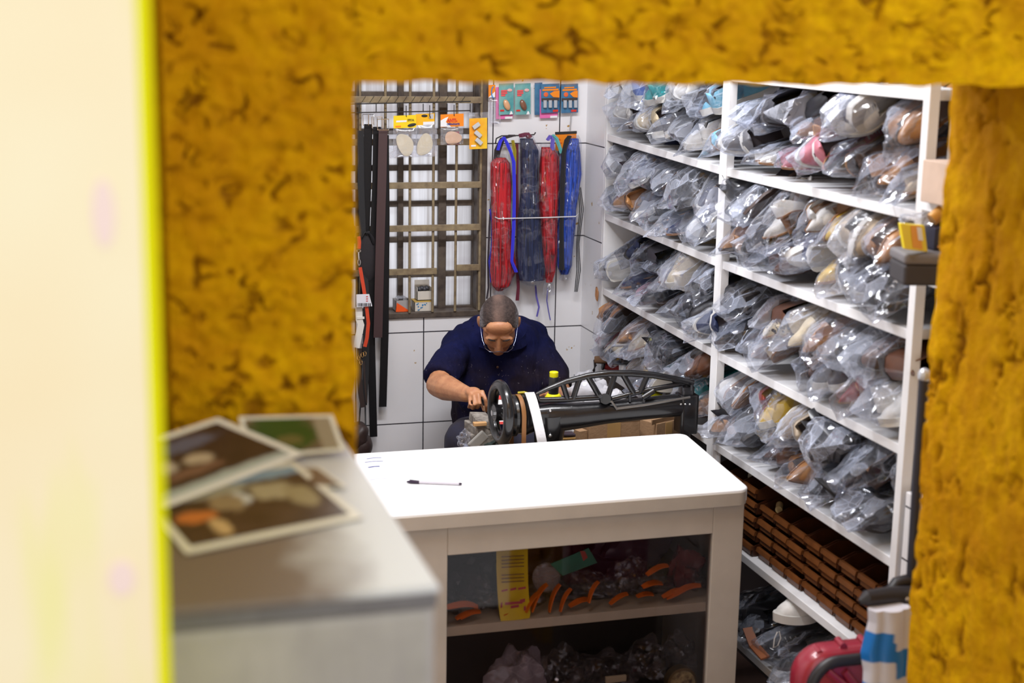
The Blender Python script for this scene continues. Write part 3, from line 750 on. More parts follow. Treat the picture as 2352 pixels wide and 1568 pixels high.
def pouch(x0, y0, x1, y1, d, parent, th=.014, name='film'):
    q = MB(); nx, nz = 12, 14; F = []; B = []
    for j in range(nz+1):
        f = []; b_ = []
        for i in range(nx+1):
            u, v = i/nx, j/nz; e = (1-(2*u-1)**4)*(1-(2*v-1)**6)
            p = W(x0+(x1-x0)*u, y0+(y1-y0)*v-(x1-x0)*u*.045, d)
            w = .004*noise.noise(p*45)
            f.append(q.bm.verts.new(p+V(0, -th/2*e-.0005+w*e, 0))); b_.append(q.bm.verts.new(p+V(0, th/2*e+.0005, 0)))
        F.append(f); B.append(b_)
    for j in range(nz):
        for i in range(nx):
            q.bm.faces.new((F[j][i], F[j][i+1], F[j+1][i+1], F[j+1][i])); q.bm.faces.new((B[j][i], B[j+1][i], B[j+1][i+1], B[j][i+1]))
    return q.build(name, m_poly, parent, smooth=True)
m_pad = M('beige_foam_pad', (.66, .58, .42), .9, bump=.3, bscale=150); m_pad2 = M('peach_foam_pad', (.70, .44, .28), .9, bump=.3, bscale=150)
def pad(cx, cy, rx, ry, ang, d, parent, mat, name='foam_pad'):
    c = W(cx, cy, d); pts = []
    for k in range(28):
        a = 2*pi*k/28; r = 1+.16*cos(a)
        x, y = rx*r*cos(a), ry*sin(a)*(1-.1*cos(a)); pts.append(c+V((x*cos(ang)-y*sin(ang)), 0, (x*sin(ang)+y*cos(ang))))
    q = MB(); q.prism(pts, (0, .004, 0)); return q.build(name, mat, parent, bevel=.0012)
# packet 1
p1 = empty('insole_packet', W(930, 264, .11), 'clear packet of a cream oval pad under a yellow card, left one', 'packet', 'foam pad packets on the wire rack')
q = MB(); quad(q, 904, 266, 956, 295, .112); q.build('card_header', CY, p1, label='bright yellow card header')
txt('ESPECIAL', .0115, M('ink_black', (.02, .02, .02), .7), p1, W(936, 278, .1135), sx=.55)
q = MB(); quad(q, 910, 281, 934, 277, .1128, .0006); q.build('white_print', CWH, p1)
q = MB(); q.ell(W(946, 287, .1125), (.017, .002, .006), R=Matrix.Rotation(radians(-12), 3, 'Y')); q.build('sandal_picture', M('ink_black', (.02, .02, .02), .7), p1)
q = MB(); quad(q, 908, 293, 921, 289, .1125); q.build('small_print', CO, p1)
pouch(903, 296, 958, 361, .112, p1); pad(929, 333, .030, .044, radians(25), .113, p1, m_pad)
p2 = empty('insole_packet', W(985, 264, .10), 'clear packet of a cream oval pad under an amber card, right one', 'packet', 'foam pad packets on the wire rack')
q = MB(); quad(q, 955, 262, 998, 288, .100); q.build('card_header', M('card_amber', (.86, .46, .012), .4), p2, label='amber card header')
q = MB(); q.ell(W(975, 266, .101), (.012, .002, .005)); q.build('sandal_picture', M('ink_black', (.02, .02, .02), .7), p2)
q = MB(); quad(q, 972, 287, 998, 280, .101); q.build('card_stripe', CWH, p2)
q = MB(); quad(q, 986, 273, 996, 262, .1012); q.build('barcode', M('barcode_grey', (.5, .5, .52), .6), p2)
pouch(955, 288, 1003, 358, .100, p2); pad(974, 332, .029, .043, radians(-22), .102, p2, m_pad)
q = MB(); quad(q, 893, 300, 1004, 364, .045, .001); 
o = q.build('sheet_of_film', m_poly, None, label='large clear film sheet hanging behind the two oval pad packets', cat='film')
p3 = empty('insole_packet', W(1038, 262, .11), 'packet with a peach oval pad under an orange card lettered ANTI-DERRAPANTE', 'packet', 'foam pad packets on the wire rack')
q = MB(); quad(q, 1012, 263, 1065, 292, .112); q.build('card_header', CO, p3)
q = MB(); q.prism([W(1012, 291, .1128), W(1012, 277, .1128), W(1022, 271, .1128), W(1030, 268, .1128), W(1024, 280, .1128), W(1036, 291, .1128)], (0, .0006, 0)); q.build('card_flash', CWH, p3)
txt('ANTI-', .019, CRED, p3, W(1027, 280.5, .1135), sx=.80, bold=.0006); txt('DERRAPANTE', .0098, CBL, p3, W(1026.5, 287, .1135), sx=.80, bold=.0004)
pouch(1012, 293, 1064, 333, .112, p3)
q = MB(); quad(q, 1027, 333, 1055, 303, .108); q.build('red_backing', M('dark_red_card', (.25, .02, .04), .6), p3)
pad(1039, 317, .033, .025, 0, .113, p3, m_pad2)
# orange blister with grey foam pieces
p4 = empty('blister_pack', W(1098, 270, .10), 'yellow and orange blister card holding grey foam blocks', 'packet')
q = MB(); quad(q, 1078, 343, 1119, 272, .10); q.build('card', M('card_yellow_orange', (.88, .62, .03), .35, var=.5, vscale=10, col2=(.85, .30, .02)), p4, bevel=.001)
q = MB(); quad(q, 1077, 273, 1121, 259, .10); q.build('hang_tab', m_poly, p4)
for x, y, an in ((1094, 289, 35), (1098, 308, -40), (1100, 325, -40)):
    q = MB(); c = W(x, y, .108); q.box(c-V(.015, .004, .008), c+V(.015, .004, .008), Matrix.Rotation(radians(-an), 3, 'Y')); q.build('foam_block', M('grey_foam', (.55, .55, .55), .8), p4, bevel=.002)
q = MB(); quad(q, 1082, 337, 1093, 333, .1015, .0006); q.build('white_print', CWH, p4)
# blister cards hanging top right
def bcard(px0, py0, px1, py1, mat, d, label, name='blister_card'):
    o = empty(name, W((px0+px1)/2, py0, d), label, 'card', 'cards hanging on the back wall'); q = MB(); quad(q, px0, py1, px1, py0, d, .002); q.build('card', mat, o, bevel=.0012); return o
m_nail1 = M('skin_tone_plastic', (.70, .38, .20), .2, coat=.5); m_nail2 = M('brown_plastic', (.20, .085, .05), .2, coat=.5)
for x0, x1, nm, lab in ((1146, 1180, m_nail1, 'teal blister card with a pale tan toe piece'), (1183, 1219, m_nail2, 'teal blister card with a dark brown toe piece')):
    o = bcard(x0, 192, x1, 264, CTE, .030, lab)
    q = MB(); q.ell(W((x0+x1)/2+1, 241, .036), (.012, .009, .022), R=Matrix.Rotation(radians(-24), 3, 'Y'), nu=18); q.build('toe_piece', nm, o, smooth=True)
    q = MB(); q.ell(W(x1-9, 207, .0325), (.010, .0015, .006)); q.build('picture', M('pale_pink_print', (.75, .42, .40), .5), o)
    for k in range(3): q = MB(); quad(q, x0+5, 217-5*k+4, x0+19-4*(k == 0), 213-5*k+4, .0325, .0006); q.build('red_print', M('print_coral', (.75, .09, .10), .5), o)
    q = MB(); q.prism([W(x1-10, 263, .0325), W(x1-2, 262, .0325), W(x1-4, 256, .0325), W(x1-7, 255, .0325)], (0, .0006, 0)); q.build('white_print', CWH, o)
    q = MB(); quad(q, x0+3, 256, x0+12, 252, .0325, .0006); q.build('maker_print', CRED, o)
o = bcard(1139, 200, 1178, 274, CPK, .020, 'magenta card peeking out behind the teal cards')
q = MB(); quad(q, 1160, 273, 1177, 268, .0215); q.build('white_print', CWH, o)
for x0, x1, lab in ((1243, 1286, 'blue and orange card with three clear vials, left one'), (1289, 1328, 'blue and orange card with three clear vials, right one')):
    o = bcard(x0, 193, x1, 260, CDB, .030 if x0 < 1260 else .024, lab); d = .032 if x0 < 1260 else .026
    q = MB(); quad(q, x0+7, 203, x1-9, 200, d, .0006); q.build('orange_print', CO, o)
    q = MB(); quad(q, x0+3, 209, x1-3, 205, d, .0006); q.build('orange_band', CO, o)
    q = MB(); q.ell(W(x0+11, 217, d), (.009, .001, .009)); q.build('orange_dot', M('print_orange_red', (.75, .13, .03), .5), o)
    q = MB(); q.prism([W(x0+20, 215, d), W(x0+30, 209, d), W(x1-1, 208, d), W(x1-1, 224, d), W(x0+28, 223, d)], (0, .0006, 0)); q.build('orange_print', CO, o)
    for k in range(3):
        q = MB(); q.cyl(W(x0+9+12*k, 247, d+.004), W(x0+9+12*k, 230, d+.004), .0075, n=12); q.build('vial', M('clear_vial', (.42, .45, .50), .12, spec=.8), o, smooth=True)
    q = MB(); quad(q, x0+2, 232, x1-2, 226, d+.003, .004); q.build('dark_caps', M('dark_brown_caps', (.05, .035, .03), .5), o)
    q = MB(); quad(q, x1-16, 257, x1-4, 252, d, .0006); q.build('maker_print', CRED, o)
o = bcard(1240, 205, 1281, 272, CPK, .018, 'pink card peeking out below the left vial card'); q = MB(); quad(q, 1264, 271, 1280, 266, .0195); q.build('white_print', CWH, o)
o = bcard(1228, 190, 1246, 264, CDB, .016, 'dark blue card half hidden behind the left vial card')
o = bcard(1122, 195, 1138, 224, CO, .030, 'small orange and white card with a blue ring, beside the window', 'card_packet')
q = MB(); q.prism([W(1122, 224, .0305), W(1137, 223, .0305), W(1137, 210, .0305)], (0, .0006, 0)); q.build('white_print', CWH, o)
q = MB(); q.tube([W(1134+5*cos(a), 212-13*sin(a), .0315) for a in [pi/2+pi*k/8 for k in range(9)]], .002, 6); q.build('blue_ring', M('print_sky_blue', (.02, .25, .65), .5), o)
pouch(1124, 225, 1150, 285, .020, o)
q = MB(); q.tube([W(1312, 262, .012), W(1309, 300, .012)], .0022, 8); q.build('hanging_rod', M('grey_rod', (.4, .4, .42), .4, .6), None, smooth=True, label='thin grey rod running down from the right vial card', cat='rod')

# ------------------------------------------------ shoelaces
rod = MB(); rod.tube([W(1138, 330, .03), W(1140, 318, .05), W(1152, 312, .055), W(1200, 311, .055), W(1227, 309, .055), W(1230, 304, .06)], .0026, 8)
rod.build('lace_rod', m_wire, None, smooth=True, label='black bent wire rod from which the shoelaces hang', cat='rod')
def bundle(cols, prof, d, label, depth=.034, seed=1, film=True, top=0, bag_over=14):
    """hanging skein of laces; prof = (y, x0, x1) rows"""
    m = bpy.data.materials.new('lace_'+label.split()[0]); m.use_nodes = True; t = NT(m); b = t.n['Principled BSDF']
    vec = t.coord((1, 1, .012)); n = t.noise(vec, 260, 3, .6); t.link(t.mix(t.ramp(n, .38, .54), tuple(c*.16 for c in cols), cols), b.inputs['Base Color']); b.inputs['Roughness'].default_value = .6
    t.link(t.bump(n, .8, .004), b.inputs['Normal'])
    o = empty('shoelace_bundle', W((prof[0][1]+prof[0][2])/2, prof[0][0], d), label, 'shoelaces', 'shoelace bundles on the back wall')
    def skin(grow, amp, fq, extra=None):
        q = MB(); rings = []
        rows = list(prof) if not extra else [(prof[0][0]-extra[0], prof[0][1]+3, prof[0][2]-3)]+list(prof)+[(prof[-1][0]+extra[1], (prof[-1][1]+prof[-1][2])/2-9, (prof[-1][1]+prof[-1][2])/2+11)]
        R2 = []
        for (ya, a0, a1), (yb, b0, b1) in zip(rows, rows[1:]):
            for k in range(4): u = k/4; R2.append((ya+(yb-ya)*u, a0+(b0-a0)*u, a1+(b1-a1)*u))
        R2.append(rows[-1])
        for (y, x0, x1) in R2:
            c = W((x0+x1)/2, y, d); hw = (W(x1, y, d)-W(x0, y, d)).length/2+grow; ring = []
            for k in range(40):
                a = 2*pi*k/40; p = c+V(hw*cos(a), min(hw, depth)*.9*sin(a), 0)
                p += V(cos(a), sin(a), 0)*amp*noise.noise(V(cos(a)*fq, sin(a)*fq, p.z*(5 if not extra else 24)+seed))
                ring.append(p)
            rings.append(ring)
        q.rings(rings); return q
    skin(0, .0075, 9).build('laces', m, o, smooth=True, ang=70)
    if film:
        skin(.006, .007, 2.5, (8, bag_over)).build('clear_sleeve', plastic('sleeve_film', .0, (.85, .85, .95), 9, .22, .9, .16), o, smooth=True, ang=28)
    return o
bundle((.52, .008, .016), [(362, 1138, 1160), (375, 1128, 1170), (430, 1127, 1174), (505, 1131, 1172), (560, 1130, 1176), (620, 1126, 1184), (655, 1130, 1170), (668, 1142, 1152)], .065, 'red laces in a clear sleeve, the wide left hand bundle', seed=3)
bundle((.016, .026, .085), [(318, 1196, 1222), (345, 1197, 1236), (430, 1198, 1234), (500, 1192, 1240), (560, 1190, 1246), (620, 1190, 1252), (643, 1194, 1250)], .072, 'navy laces in a clear sleeve between the two red bundles', seed=8, bag_over=12)
bundle((.52, .010, .018), [(338, 1243, 1268), (360, 1240, 1281), (440, 1238, 1282), (520, 1245, 1278), (580, 1248, 1276), (625, 1250, 1272), (648, 1254, 1266)], .066, 'red laces in a clear sleeve, the slim right hand bundle', seed=13, bag_over=28)
bundle((.02, .08, .52), [(318, 1308, 1328), (350, 1290, 1332), (400, 1286, 1334), (480, 1284, 1320), (560, 1280, 1316), (610, 1281, 1312), (630, 1290, 1304)], .062, 'bright blue laces in a clear sleeve beside the corner', seed=21, bag_over=12)
def lace(pts, col, label, w=.007, d=.08, n=1):
    o = MB()
    for k in range(n): o.strap([W(x+k*4*(1 if i % 2 else .7), y, d+.003*k) for i, (x, y) in enumerate(pts)], w, .0022, (1, 0, 0))
    return o.build('shoelace', M('lace_col_%d' % (int(col[0]*900)+int(col[2]*500)), col, .7), None, label=label, cat='shoelace', group='loose shoelaces on the rod')
lace([(1142, 345), (1147, 325), (1156, 315), (1163, 330), (1172, 350), (1178, 372), (1180, 440), (1178, 520), (1174, 600), (1184, 625)], (.03, .03, .62), 'royal blue flat lace looped over the wide red bundle', d=.095, n=2)
lace([(1136, 365), (1137, 345), (1150, 318), (1170, 311), (1176, 312)], (.03, .022, .025), 'black laces fanned over the left end of the rod', d=.062, n=4)
lace([(1125, 480), (1131, 510), (1130, 560), (1124, 600), (1128, 648)], (.03, .03, .55), 'blue lace hanging along the left side of the wide red bundle', d=.05)
lace([(1130, 440), (1124, 520), (1121, 600), (1122, 660), (1118, 686)], (.03, .02, .03), 'black lace hanging nearest the window frame', d=.04)
lace([(1186, 330), (1184, 420), (1188, 520), (1186, 600), (1189, 660), (1186, 690)], (.12, .01, .03), 'maroon lace hanging left of the navy bundle', d=.05, n=2)
lace([(1176, 322), (1180, 345), (1181, 400)], (.30, .24, .01), 'olive yellow laces at the top beside the maroon ones', d=.055, n=2)
lace([(1192, 312), (1206, 308), (1214, 316)], (.14, .02, .05), 'maroon laces bunched on the rod', d=.075, w=.014, n=3)
lace([(1256, 322), (1262, 312), (1268, 320), (1266, 345)], (.12, .09, .45), 'violet laces knotted above the slim red bundle', d=.085, w=.010, n=2)
lace([(1268, 310), (1276, 318), (1284, 338), (1288, 352)], (.10, .38, .38), 'turquoise laces beside the violet knot', d=.08, w=.009, n=2)
lace([(1306, 312), (1298, 322), (1292, 350), (1288, 420), (1287, 520), (1286, 620)], (.012, .012, .015), 'wide black lace hanging along the bright blue bundle', d=.095, n=3)
lace([(1328, 430), (1332, 480), (1324, 560), (1325, 620), (1320, 670)], (.015, .015, .018), 'black laces hanging at the corner, right of the bright blue bundle', d=.04, n=3, w=.003)
lace([(1230, 655), (1232, 680), (1238, 705), (1233, 727)], (.12, .10, .42), 'violet lace end dangling beneath the navy bundle', d=.04)
lace([(1258, 660), (1256, 690), (1260, 715), (1264, 735)], (.10, .09, .40), 'thin violet lace end dangling beneath the slim red bundle', d=.04, w=.004)
q = MB(); q.tube([W(1134, 497, .07), W(1145, 502, .105), W(1240, 500, .105), W(1322, 497, .10), W(1330, 490, .03)], .0022, 8)
q.build('holding_rod', M('white_coated_wire', (.72, .72, .74), .4), None, smooth=True, label='white wire holding the shoelace bundles to the wall', cat='rod')
o = empty('glue_tube_card', W(1300, 306, .05), 'orange card with red print behind the blue laces', 'card')
q = MB(); quad(q, 1276, 346, 1324, 306, .035); q.build('card', CO, o)
q = MB(); quad(q, 1275, 309, 1325, 303, .037); q.build('dark_top_edge', M('ink_black', (.02, .02, .02), .7), o)
txt('Pr', .011, CRED, o, W(1283, 323, .0365), sx=.9); txt('Cor', .011, CRED, o, W(1282, 330, .0365), sx=.9)

# ------------------------------------------------ boxes on the sill
def sbox(name, x0, y0, x1, y1, mat, label, extra=None, dep=.05):
    o = empty(name, W(x0, y1, -.0), label, 'box')
    a, b_ = W(x0, y1, -.005), W(x1, y0, -.005); q = MB(); t_ = .002
    q.box((a.x, a.y, a.z), (b_.x, a.y+t_, b_.z)); q.box((a.x, a.y+dep, a.z), (b_.x, a.y+dep-t_, b_.z)); q.box((a.x, a.y, a.z), (a.x+t_, a.y+dep, b_.z)); q.box((b_.x-t_, a.y, a.z), (b_.x, a.y+dep, b_.z)); q.box((a.x, a.y, a.z), (b_.x, a.y+dep, a.z+t_))
    q.build('carton', mat, o); return o, a, b_
m_gcard = M('grey_card', (.36, .34, .34), .8); m_wcard = M('off_white_card', (.62, .58, .52), .8)
o, a, b_ = sbox('small_carton', 909, 689, 943, 716, m_gcard, 'open grey and orange carton on the window sill', dep=.06)
q = MB(); q.prism([V(a.x, a.y-.001, a.z), V(b_.x, a.y-.001, a.z), V(a.x+.004, a.y-.001, b_.z-.008)], (0, .0005, 0)); q.build('orange_print', M('bright_orange_print', (.85, .10, .01), .5), o)
q = MB()
for k in range(5): q.ell((a.x+.012+.007*k, a.y+.03, b_.z+.004+.004*(k % 2)), (.009, .012, .007), nu=10, nv=6)
q.build('bagged_contents', m_poly, o, smooth=True)
o, a, b_ = sbox('small_carton', 952, 691, 992, 716, m_wcard, 'white carton spotted with blue on the window sill', dep=.06)
q = MB()
for k in range(11):
    r2 = random.Random(k); c = V(a.x+r2.uniform(.004, .05), a.y-.0012, a.z+r2.uniform(.004, .034)); q.ell(c, (r2.uniform(.002, .004), .0008, r2.uniform(.002, .004)), nu=8, nv=4)
q.build('blue_print', M('cyan_blue_print', (.03, .22, .48), .5), o)
q = MB(); q.box((a.x-.001, a.y-.001, b_.z-.003), (b_.x+.001, a.y+.061, b_.z+.0015)); q.build('yellow_edge', M('ochre_edge', (.55, .36, .08), .6), o)
top = b_.z
o = empty('small_carton', V(W(957, 690).x, YB+.005, top), 'plain white carton standing on the blue spotted one', 'box')
a, b_ = W(958, 689, -.01), W(992, 646, -.01); q = MB(); t_ = .002; a.z = top+.003; 
q.box((a.x, a.y, a.z), (b_.x, a.y+t_, a.z+.036)); q.box((a.x, a.y+.045, a.z), (b_.x, a.y+.047, b_.z)); q.box((a.x, a.y, a.z), (a.x+t_, a.y+.047, a.z+.05)); q.box((b_.x-t_, a.y, a.z), (b_.x, a.y+.047, a.z+.05)); q.box((a.x, a.y, a.z), (b_.x, a.y+.047, a.z+t_))
q.build('carton', m_wcard, o)
q = MB()
for k in range(4): q.ell((a.x+.014+.010*k, a.y+.026, a.z+.040+.004*(k % 2)), (.011, .014, .010), nu=10, nv=6)
q.build('dark_contents', M('dark_grey_parts', (.06, .06, .07), .4), o, smooth=True)
# ---------------------------------------------------------------- the cobbler
def PX(x, y, Y): return at(x, y, Y=Y)
def capsule(mb, pts, rs, n=14):
    """closed tapered limb with round ends"""
    pts = [Vector(p) for p in pts]; P = []; Rr = []
    d0 = (pts[0]-pts[1]).normalized(); d1 = (pts[-1]-pts[-2]).normalized()
    for k in range(3, 0, -1): a = k*pi/6.2; P.append(pts[0]+d0*rs[0]*sin(a)); Rr.append(rs[0]*cos(a))
    P += pts; Rr += rs
    for k in range(1, 4): a = k*pi/6.2; P.append(pts[-1]+d1*rs[-1]*sin(a)); Rr.append(rs[-1]*cos(a))
    mb.tube(P, Rr, n)
def remesh(o, vox, smooth=4, fac=.5):
    md = o.modifiers.new('r', 'REMESH'); md.mode = 'VOXEL'; md.voxel_size = vox
    if smooth: s = o.modifiers.new('s', 'SMOOTH'); s.iterations = smooth; s.factor = fac
    bake(o)
    for p in o.data.polygons: p.use_smooth = True
    return o
m_skin = bpy.data.materials.new('skin'); m_skin.use_nodes = True; t = NT(m_skin); bs = t.n['Principled BSDF']
vec = t.coord(); n = t.noise(vec, 38, 4, .6)
t.link(t.mix(t.ramp(n, .35, .7), (.56, .27, .135), (.44, .185, .09)), bs.inputs['Base Color']); bs.inputs['Roughness'].default_value = .48
bs.inputs['Subsurface Weight'].default_value = .12; bs.inputs['Subsurface Radius'].default_value = (.01, .004, .002)
t.link(t.bump(t.noise(t.coord((1, 1, 1)), 130, 3), .25, .003), bs.inputs['Normal'])
m_shirt = bpy.data.materials.new('navy_work_shirt'); m_shirt.use_nodes = True; t = NT(m_shirt); bs = t.n['Principled BSDF']
vec = t.coord(); n = t.noise(vec, 5, 3); wv = t.noise(t.coord((1, 1, .35)), 24, 3, .6)
c1 = t.mix(t.ramp(n, .3, .7), (.005, .007, .050), (.003, .004, .024)); c1 = t.mix(t.math('MULTIPLY', t.ramp(wv, .5, .8), .5), c1, (.008, .013, .088))
sp = t.new('ShaderNodeSeparateXYZ'); t.link(vec, sp.inputs[0])
low = t.ramp(sp.outputs['Z'], .16, .05)
spk = t.math('MULTIPLY', t.math('GREATER_THAN', t.noise(vec, 90, 3, .7), .68), low); grub = t.math('MULTIPLY', t.math('MULTIPLY', low, t.ramp(n, .36, .56)), .8)
c1 = t.mix(grub, c1, (.016, .010, .014)); c1 = t.mix(t.math('MULTIPLY', spk, .7), c1, (.22, .20, .22))
t.link(c1, bs.inputs['Base Color']); bs.inputs['Roughness'].default_value = .9; bs.inputs['Specular IOR Level'].default_value = .15
t.link(t.bump(t.noise(t.coord((1, 1, .4)), 16, 3), .6, .03), bs.inputs['Normal'])
m_trs = M('dark_navy_trousers', (.014, .014, .035), .9, var=.4, vscale=14, col2=(.02, .015, .02), bump=.4, bscale=30)

HS = .91; HC = PX(1146, 741, 5.02)                                   # centre of the head
HR = Matrix.Rotation(radians(-15), 3, 'Z') @ Matrix.Rotation(radians(47), 3, 'X')
def hp(x, y, z): return HC + HR @ (Vector((x, y, z))*HS)
Sl, Sr = PX(1052, 800, 5.20), PX(1240, 806, 5.20)          # shoulders as seen: left, right
El, Er = PX(1006, 884, 5.02), PX(1288, 908, 5.04)          # elbows
Wl, Wr = PX(1074, 906, 4.80), PX(1262, 918, 4.80)          # wrists
Nk = PX(1146, 775, 5.16); Ch = PX(1146, 850, 5.20); Pl = PX(1146, 1000, 5.24)
man = empty('person', (Pl.x, Pl.y, 0), 'man in a navy work shirt bent over his bench, glasses low on his nose', 'person')
b = MB()
def he(x, y, z, r, rot=None): b.ell(hp(x, y, z), tuple(c*HS for c in r), R=HR if rot is None else HR @ rot, nu=24, nv=16)
he(0, .006, .026, (.0735, .088, .085)); he(0, -.030, -.030, (.062, .066, .070)); he(0, -.045, -.075, (.046, .046, .040)); he(0, -.066, -.100, (.024, .022, .018))
for s in (-1, 1):
    he(s*.034, -.060, -.032, (.024, .022, .024)); he(s*.030, -.083, .022, (.026, .012, .010), Matrix.Rotation(radians(8*s), 3, 'Y')); he(s*.031, -.076, -.002, (.017, .013, .012))
    he(s*.077, .012, -.012, (.008, .019, .031), Matrix.Rotation(radians(-18*s), 3, 'Z')); he(s*.011, -.104, -.036, (.008, .009, .007)); he(s*.048, -.044, .030, (.013, .020, .020))
capsule(b, [hp(0, -.085, .010), hp(0, -.101, -.014), hp(0, -.107, -.030)], [.008, .0092, .0115]); 
he(0, -.088, -.064, (.024, .010, .006)); he(0, -.086, -.076, (.021, .010, .007)); he(0, -.060, .060, (.052, .024, .034))
capsule(b, [hp(0, .030, -.060), Nk, Nk*.5+Ch*.5], [.054, .062, .075])
b.ell(Ch, (.155, .105, .17)); b.ell(Ch*.4+Pl*.6, (.15, .12, .18)); b.ell(Pl, (.16, .12, .12))
capsule(b, [Sl, Nk*.5+Ch*.5, Sr], [.048, .070, .048])
for S_, E_, W_ in ((Sl, El, Wl), (Sr, Er, Wr)):
    capsule(b, [S_, S_.lerp(E_, .5), E_], [.046, .048, .042]); capsule(b, [E_, E_.lerp(W_, .3), E_.lerp(W_, .75), W_], [.043, .046, .033, .027])
def finger(pts, r0=.0076, r1=.0062):
    P = [PX(*p) for p in pts]; n = len(P); capsule(b, P, [r0+(r1-r0)*k/(n-1) for k in range(n)], 10)
# right hand (left in the picture), pressing a tool down
pm = PX(1089, 906, 4.775); b.ell(pm, (.034, .032, .018), R=Matrix.Rotation(radians(24), 3, 'Y') @ Matrix.Rotation(radians(-25), 3, 'Z')); capsule(b, [Wl, pm], [.026, .027])
finger([(1094, 902, 4.765), (1108, 899, 4.745), (1115, 917, 4.725), (1117, 932, 4.728), (1116.5, 944, 4.742)], .0085, .0058)
finger([(1088, 905, 4.76), (1099, 905, 4.735), (1102, 926, 4.715), (1097, 936, 4.74)], .0080, .0068)
finger([(1084, 907, 4.765), (1089, 909, 4.74), (1090, 929, 4.72), (1086, 938, 4.745)], .0078, .0066)
finger([(1080, 909, 4.775), (1079, 913, 4.752), (1079, 928, 4.735), (1077, 935, 4.755)], .0070, .0060)
finger([(1084, 910, 4.81), (1099, 917, 4.80), (1109, 931, 4.775), (1112, 941, 4.757)], .0098, .0070)
# left hand (right in the picture)
pm2 = PX(1252, 919, 4.765); b.ell(pm2, (.036, .036, .020)); capsule(b, [Wr, pm2], [.026, .026])
for k, (dx, dz) in enumerate(((0, -5), (-2, 1), (-1, 7), (2, 12))):
    finger([(1248+dx, 915+dz, 4.76), (1236+dx, 913+dz, 4.735), (1226+dx, 921+dz, 4.725), (1224+dx, 930+dz, 4.74)], .0092, .0072)
finger([(1256, 912, 4.76), (1244, 905, 4.74), (1234, 910, 4.73)], .0105, .0080)
Kl, Kr = PX(1072, 1012, 4.80), PX(1215, 1022, 4.80)
for s, K in ((-1, Kl), (1, Kr)):
    hip = Pl+V(s*.09, 0, -.03); ank = V(K.x+s*.02, K.y+.06, .09)
    capsule(b, [hip, hip.lerp(K, .5), K], [.082, .075, .058]); capsule(b, [K, K.lerp(ank, .35), ank], [.055, .056, .038]); capsule(b, [ank+V(0, .03, -.04), ank+V(0, -.14, -.055)], [.038, .032])
body = b.build('body', m_skin, man); remesh(body, .0034, 4, .5)
# close-cropped hair
hm = bpy.data.materials.new('cropped_hair'); hm.use_nodes = True; t = NT(hm); bs = t.n['Principled BSDF']
vec = t.coord((1, .35, 1)); n = t.noise(vec, 120, 3, .7); n2 = t.noise(t.coord(), 12, 3)
att = t.new('ShaderNodeAttribute', attribute_name='grey'); a2 = t.new('ShaderNodeAttribute', attribute_name='thin')
c1 = t.mix(t.ramp(n, .3, .7), (.022, .013, .012), (.075, .050, .043)); c1 = t.mix(t.math('MULTIPLY', a2.outputs['Fac'], t.ramp(n2, .25, .65)), c1, (.235, .145, .115))
c1 = t.mix(t.math('MULTIPLY', att.outputs['Fac'], t.ramp(n, .2, .6)), c1, (.30, .29, .31))
t.link(c1, bs.inputs['Base Color']); bs.inputs['Roughness'].default_value = .85; t.link(t.bump(n, .9, .004), bs.inputs['Normal'])
q = MB(); lg = q.bm.verts.layers.float.new('grey'); lt = q.bm.verts.layers.float.new('thin')
NU, NV = 72, 44; G = []
def hairline(az):         # az: 0 at the front, pi at the back; lowest latitude (sin) with hair
    a = abs(az)
    if a < .56: return .36+.30*(a/.56)**.9
    if a < 1.00: return .66-.58*sstep(.60, 1.00, a)
    if a < 1.50: return .08-.40*sstep(1.0, 1.16, a)+.42*sstep(1.30, 1.5, a)
    if a < 2.0: return .10-.52*sstep(1.62, 2.0, a)
    return -.46-.1*sstep(2.0, 3.1, a)
for j in range(NV+1):
    r = []
    for i in range(NU):
        az = -pi+2*pi*i/NU; h0 = hairline(az)+.035*noise.noise(V(cos(az)*9, sin(az)*6, 2)); s0 = max(-.95, min(.97, h0)); lat0 = math.asin(s0); lat = lat0+(pi/2-lat0)*j/NV
        d = V(sin(az)*cos(lat), -cos(az)*cos(lat), sin(lat)); gr_ = 1.030 if j else 1.0
        k = 1+.040*min(1, j/3)+.006*noise.noise(d*30)
        p = V(d.x*.0735*k*1.005, .006+d.y*.088*k, .026+d.z*.085*k)
        vv = q.bm.verts.new(hp(*p)); side = sstep(.55, .92, abs(d.x))*sstep(.55, -.05, d.z)
        vv[lg] = min(1, side*1.0+.35*sstep(.75, .9, abs(d.x))); vv[lt] = sstep(.42, .06, abs(d.x+.04))*sstep(.2, .6, d.z)*.85; r.append(vv)
    G.append(r)
for j in range(NV):
    for i in range(NU): q.bm.faces.new((G[j][i], G[j][(i+1) % NU], G[j+1][(i+1) % NU], G[j+1][i]))
q.build('hair', hm, man, smooth=2)
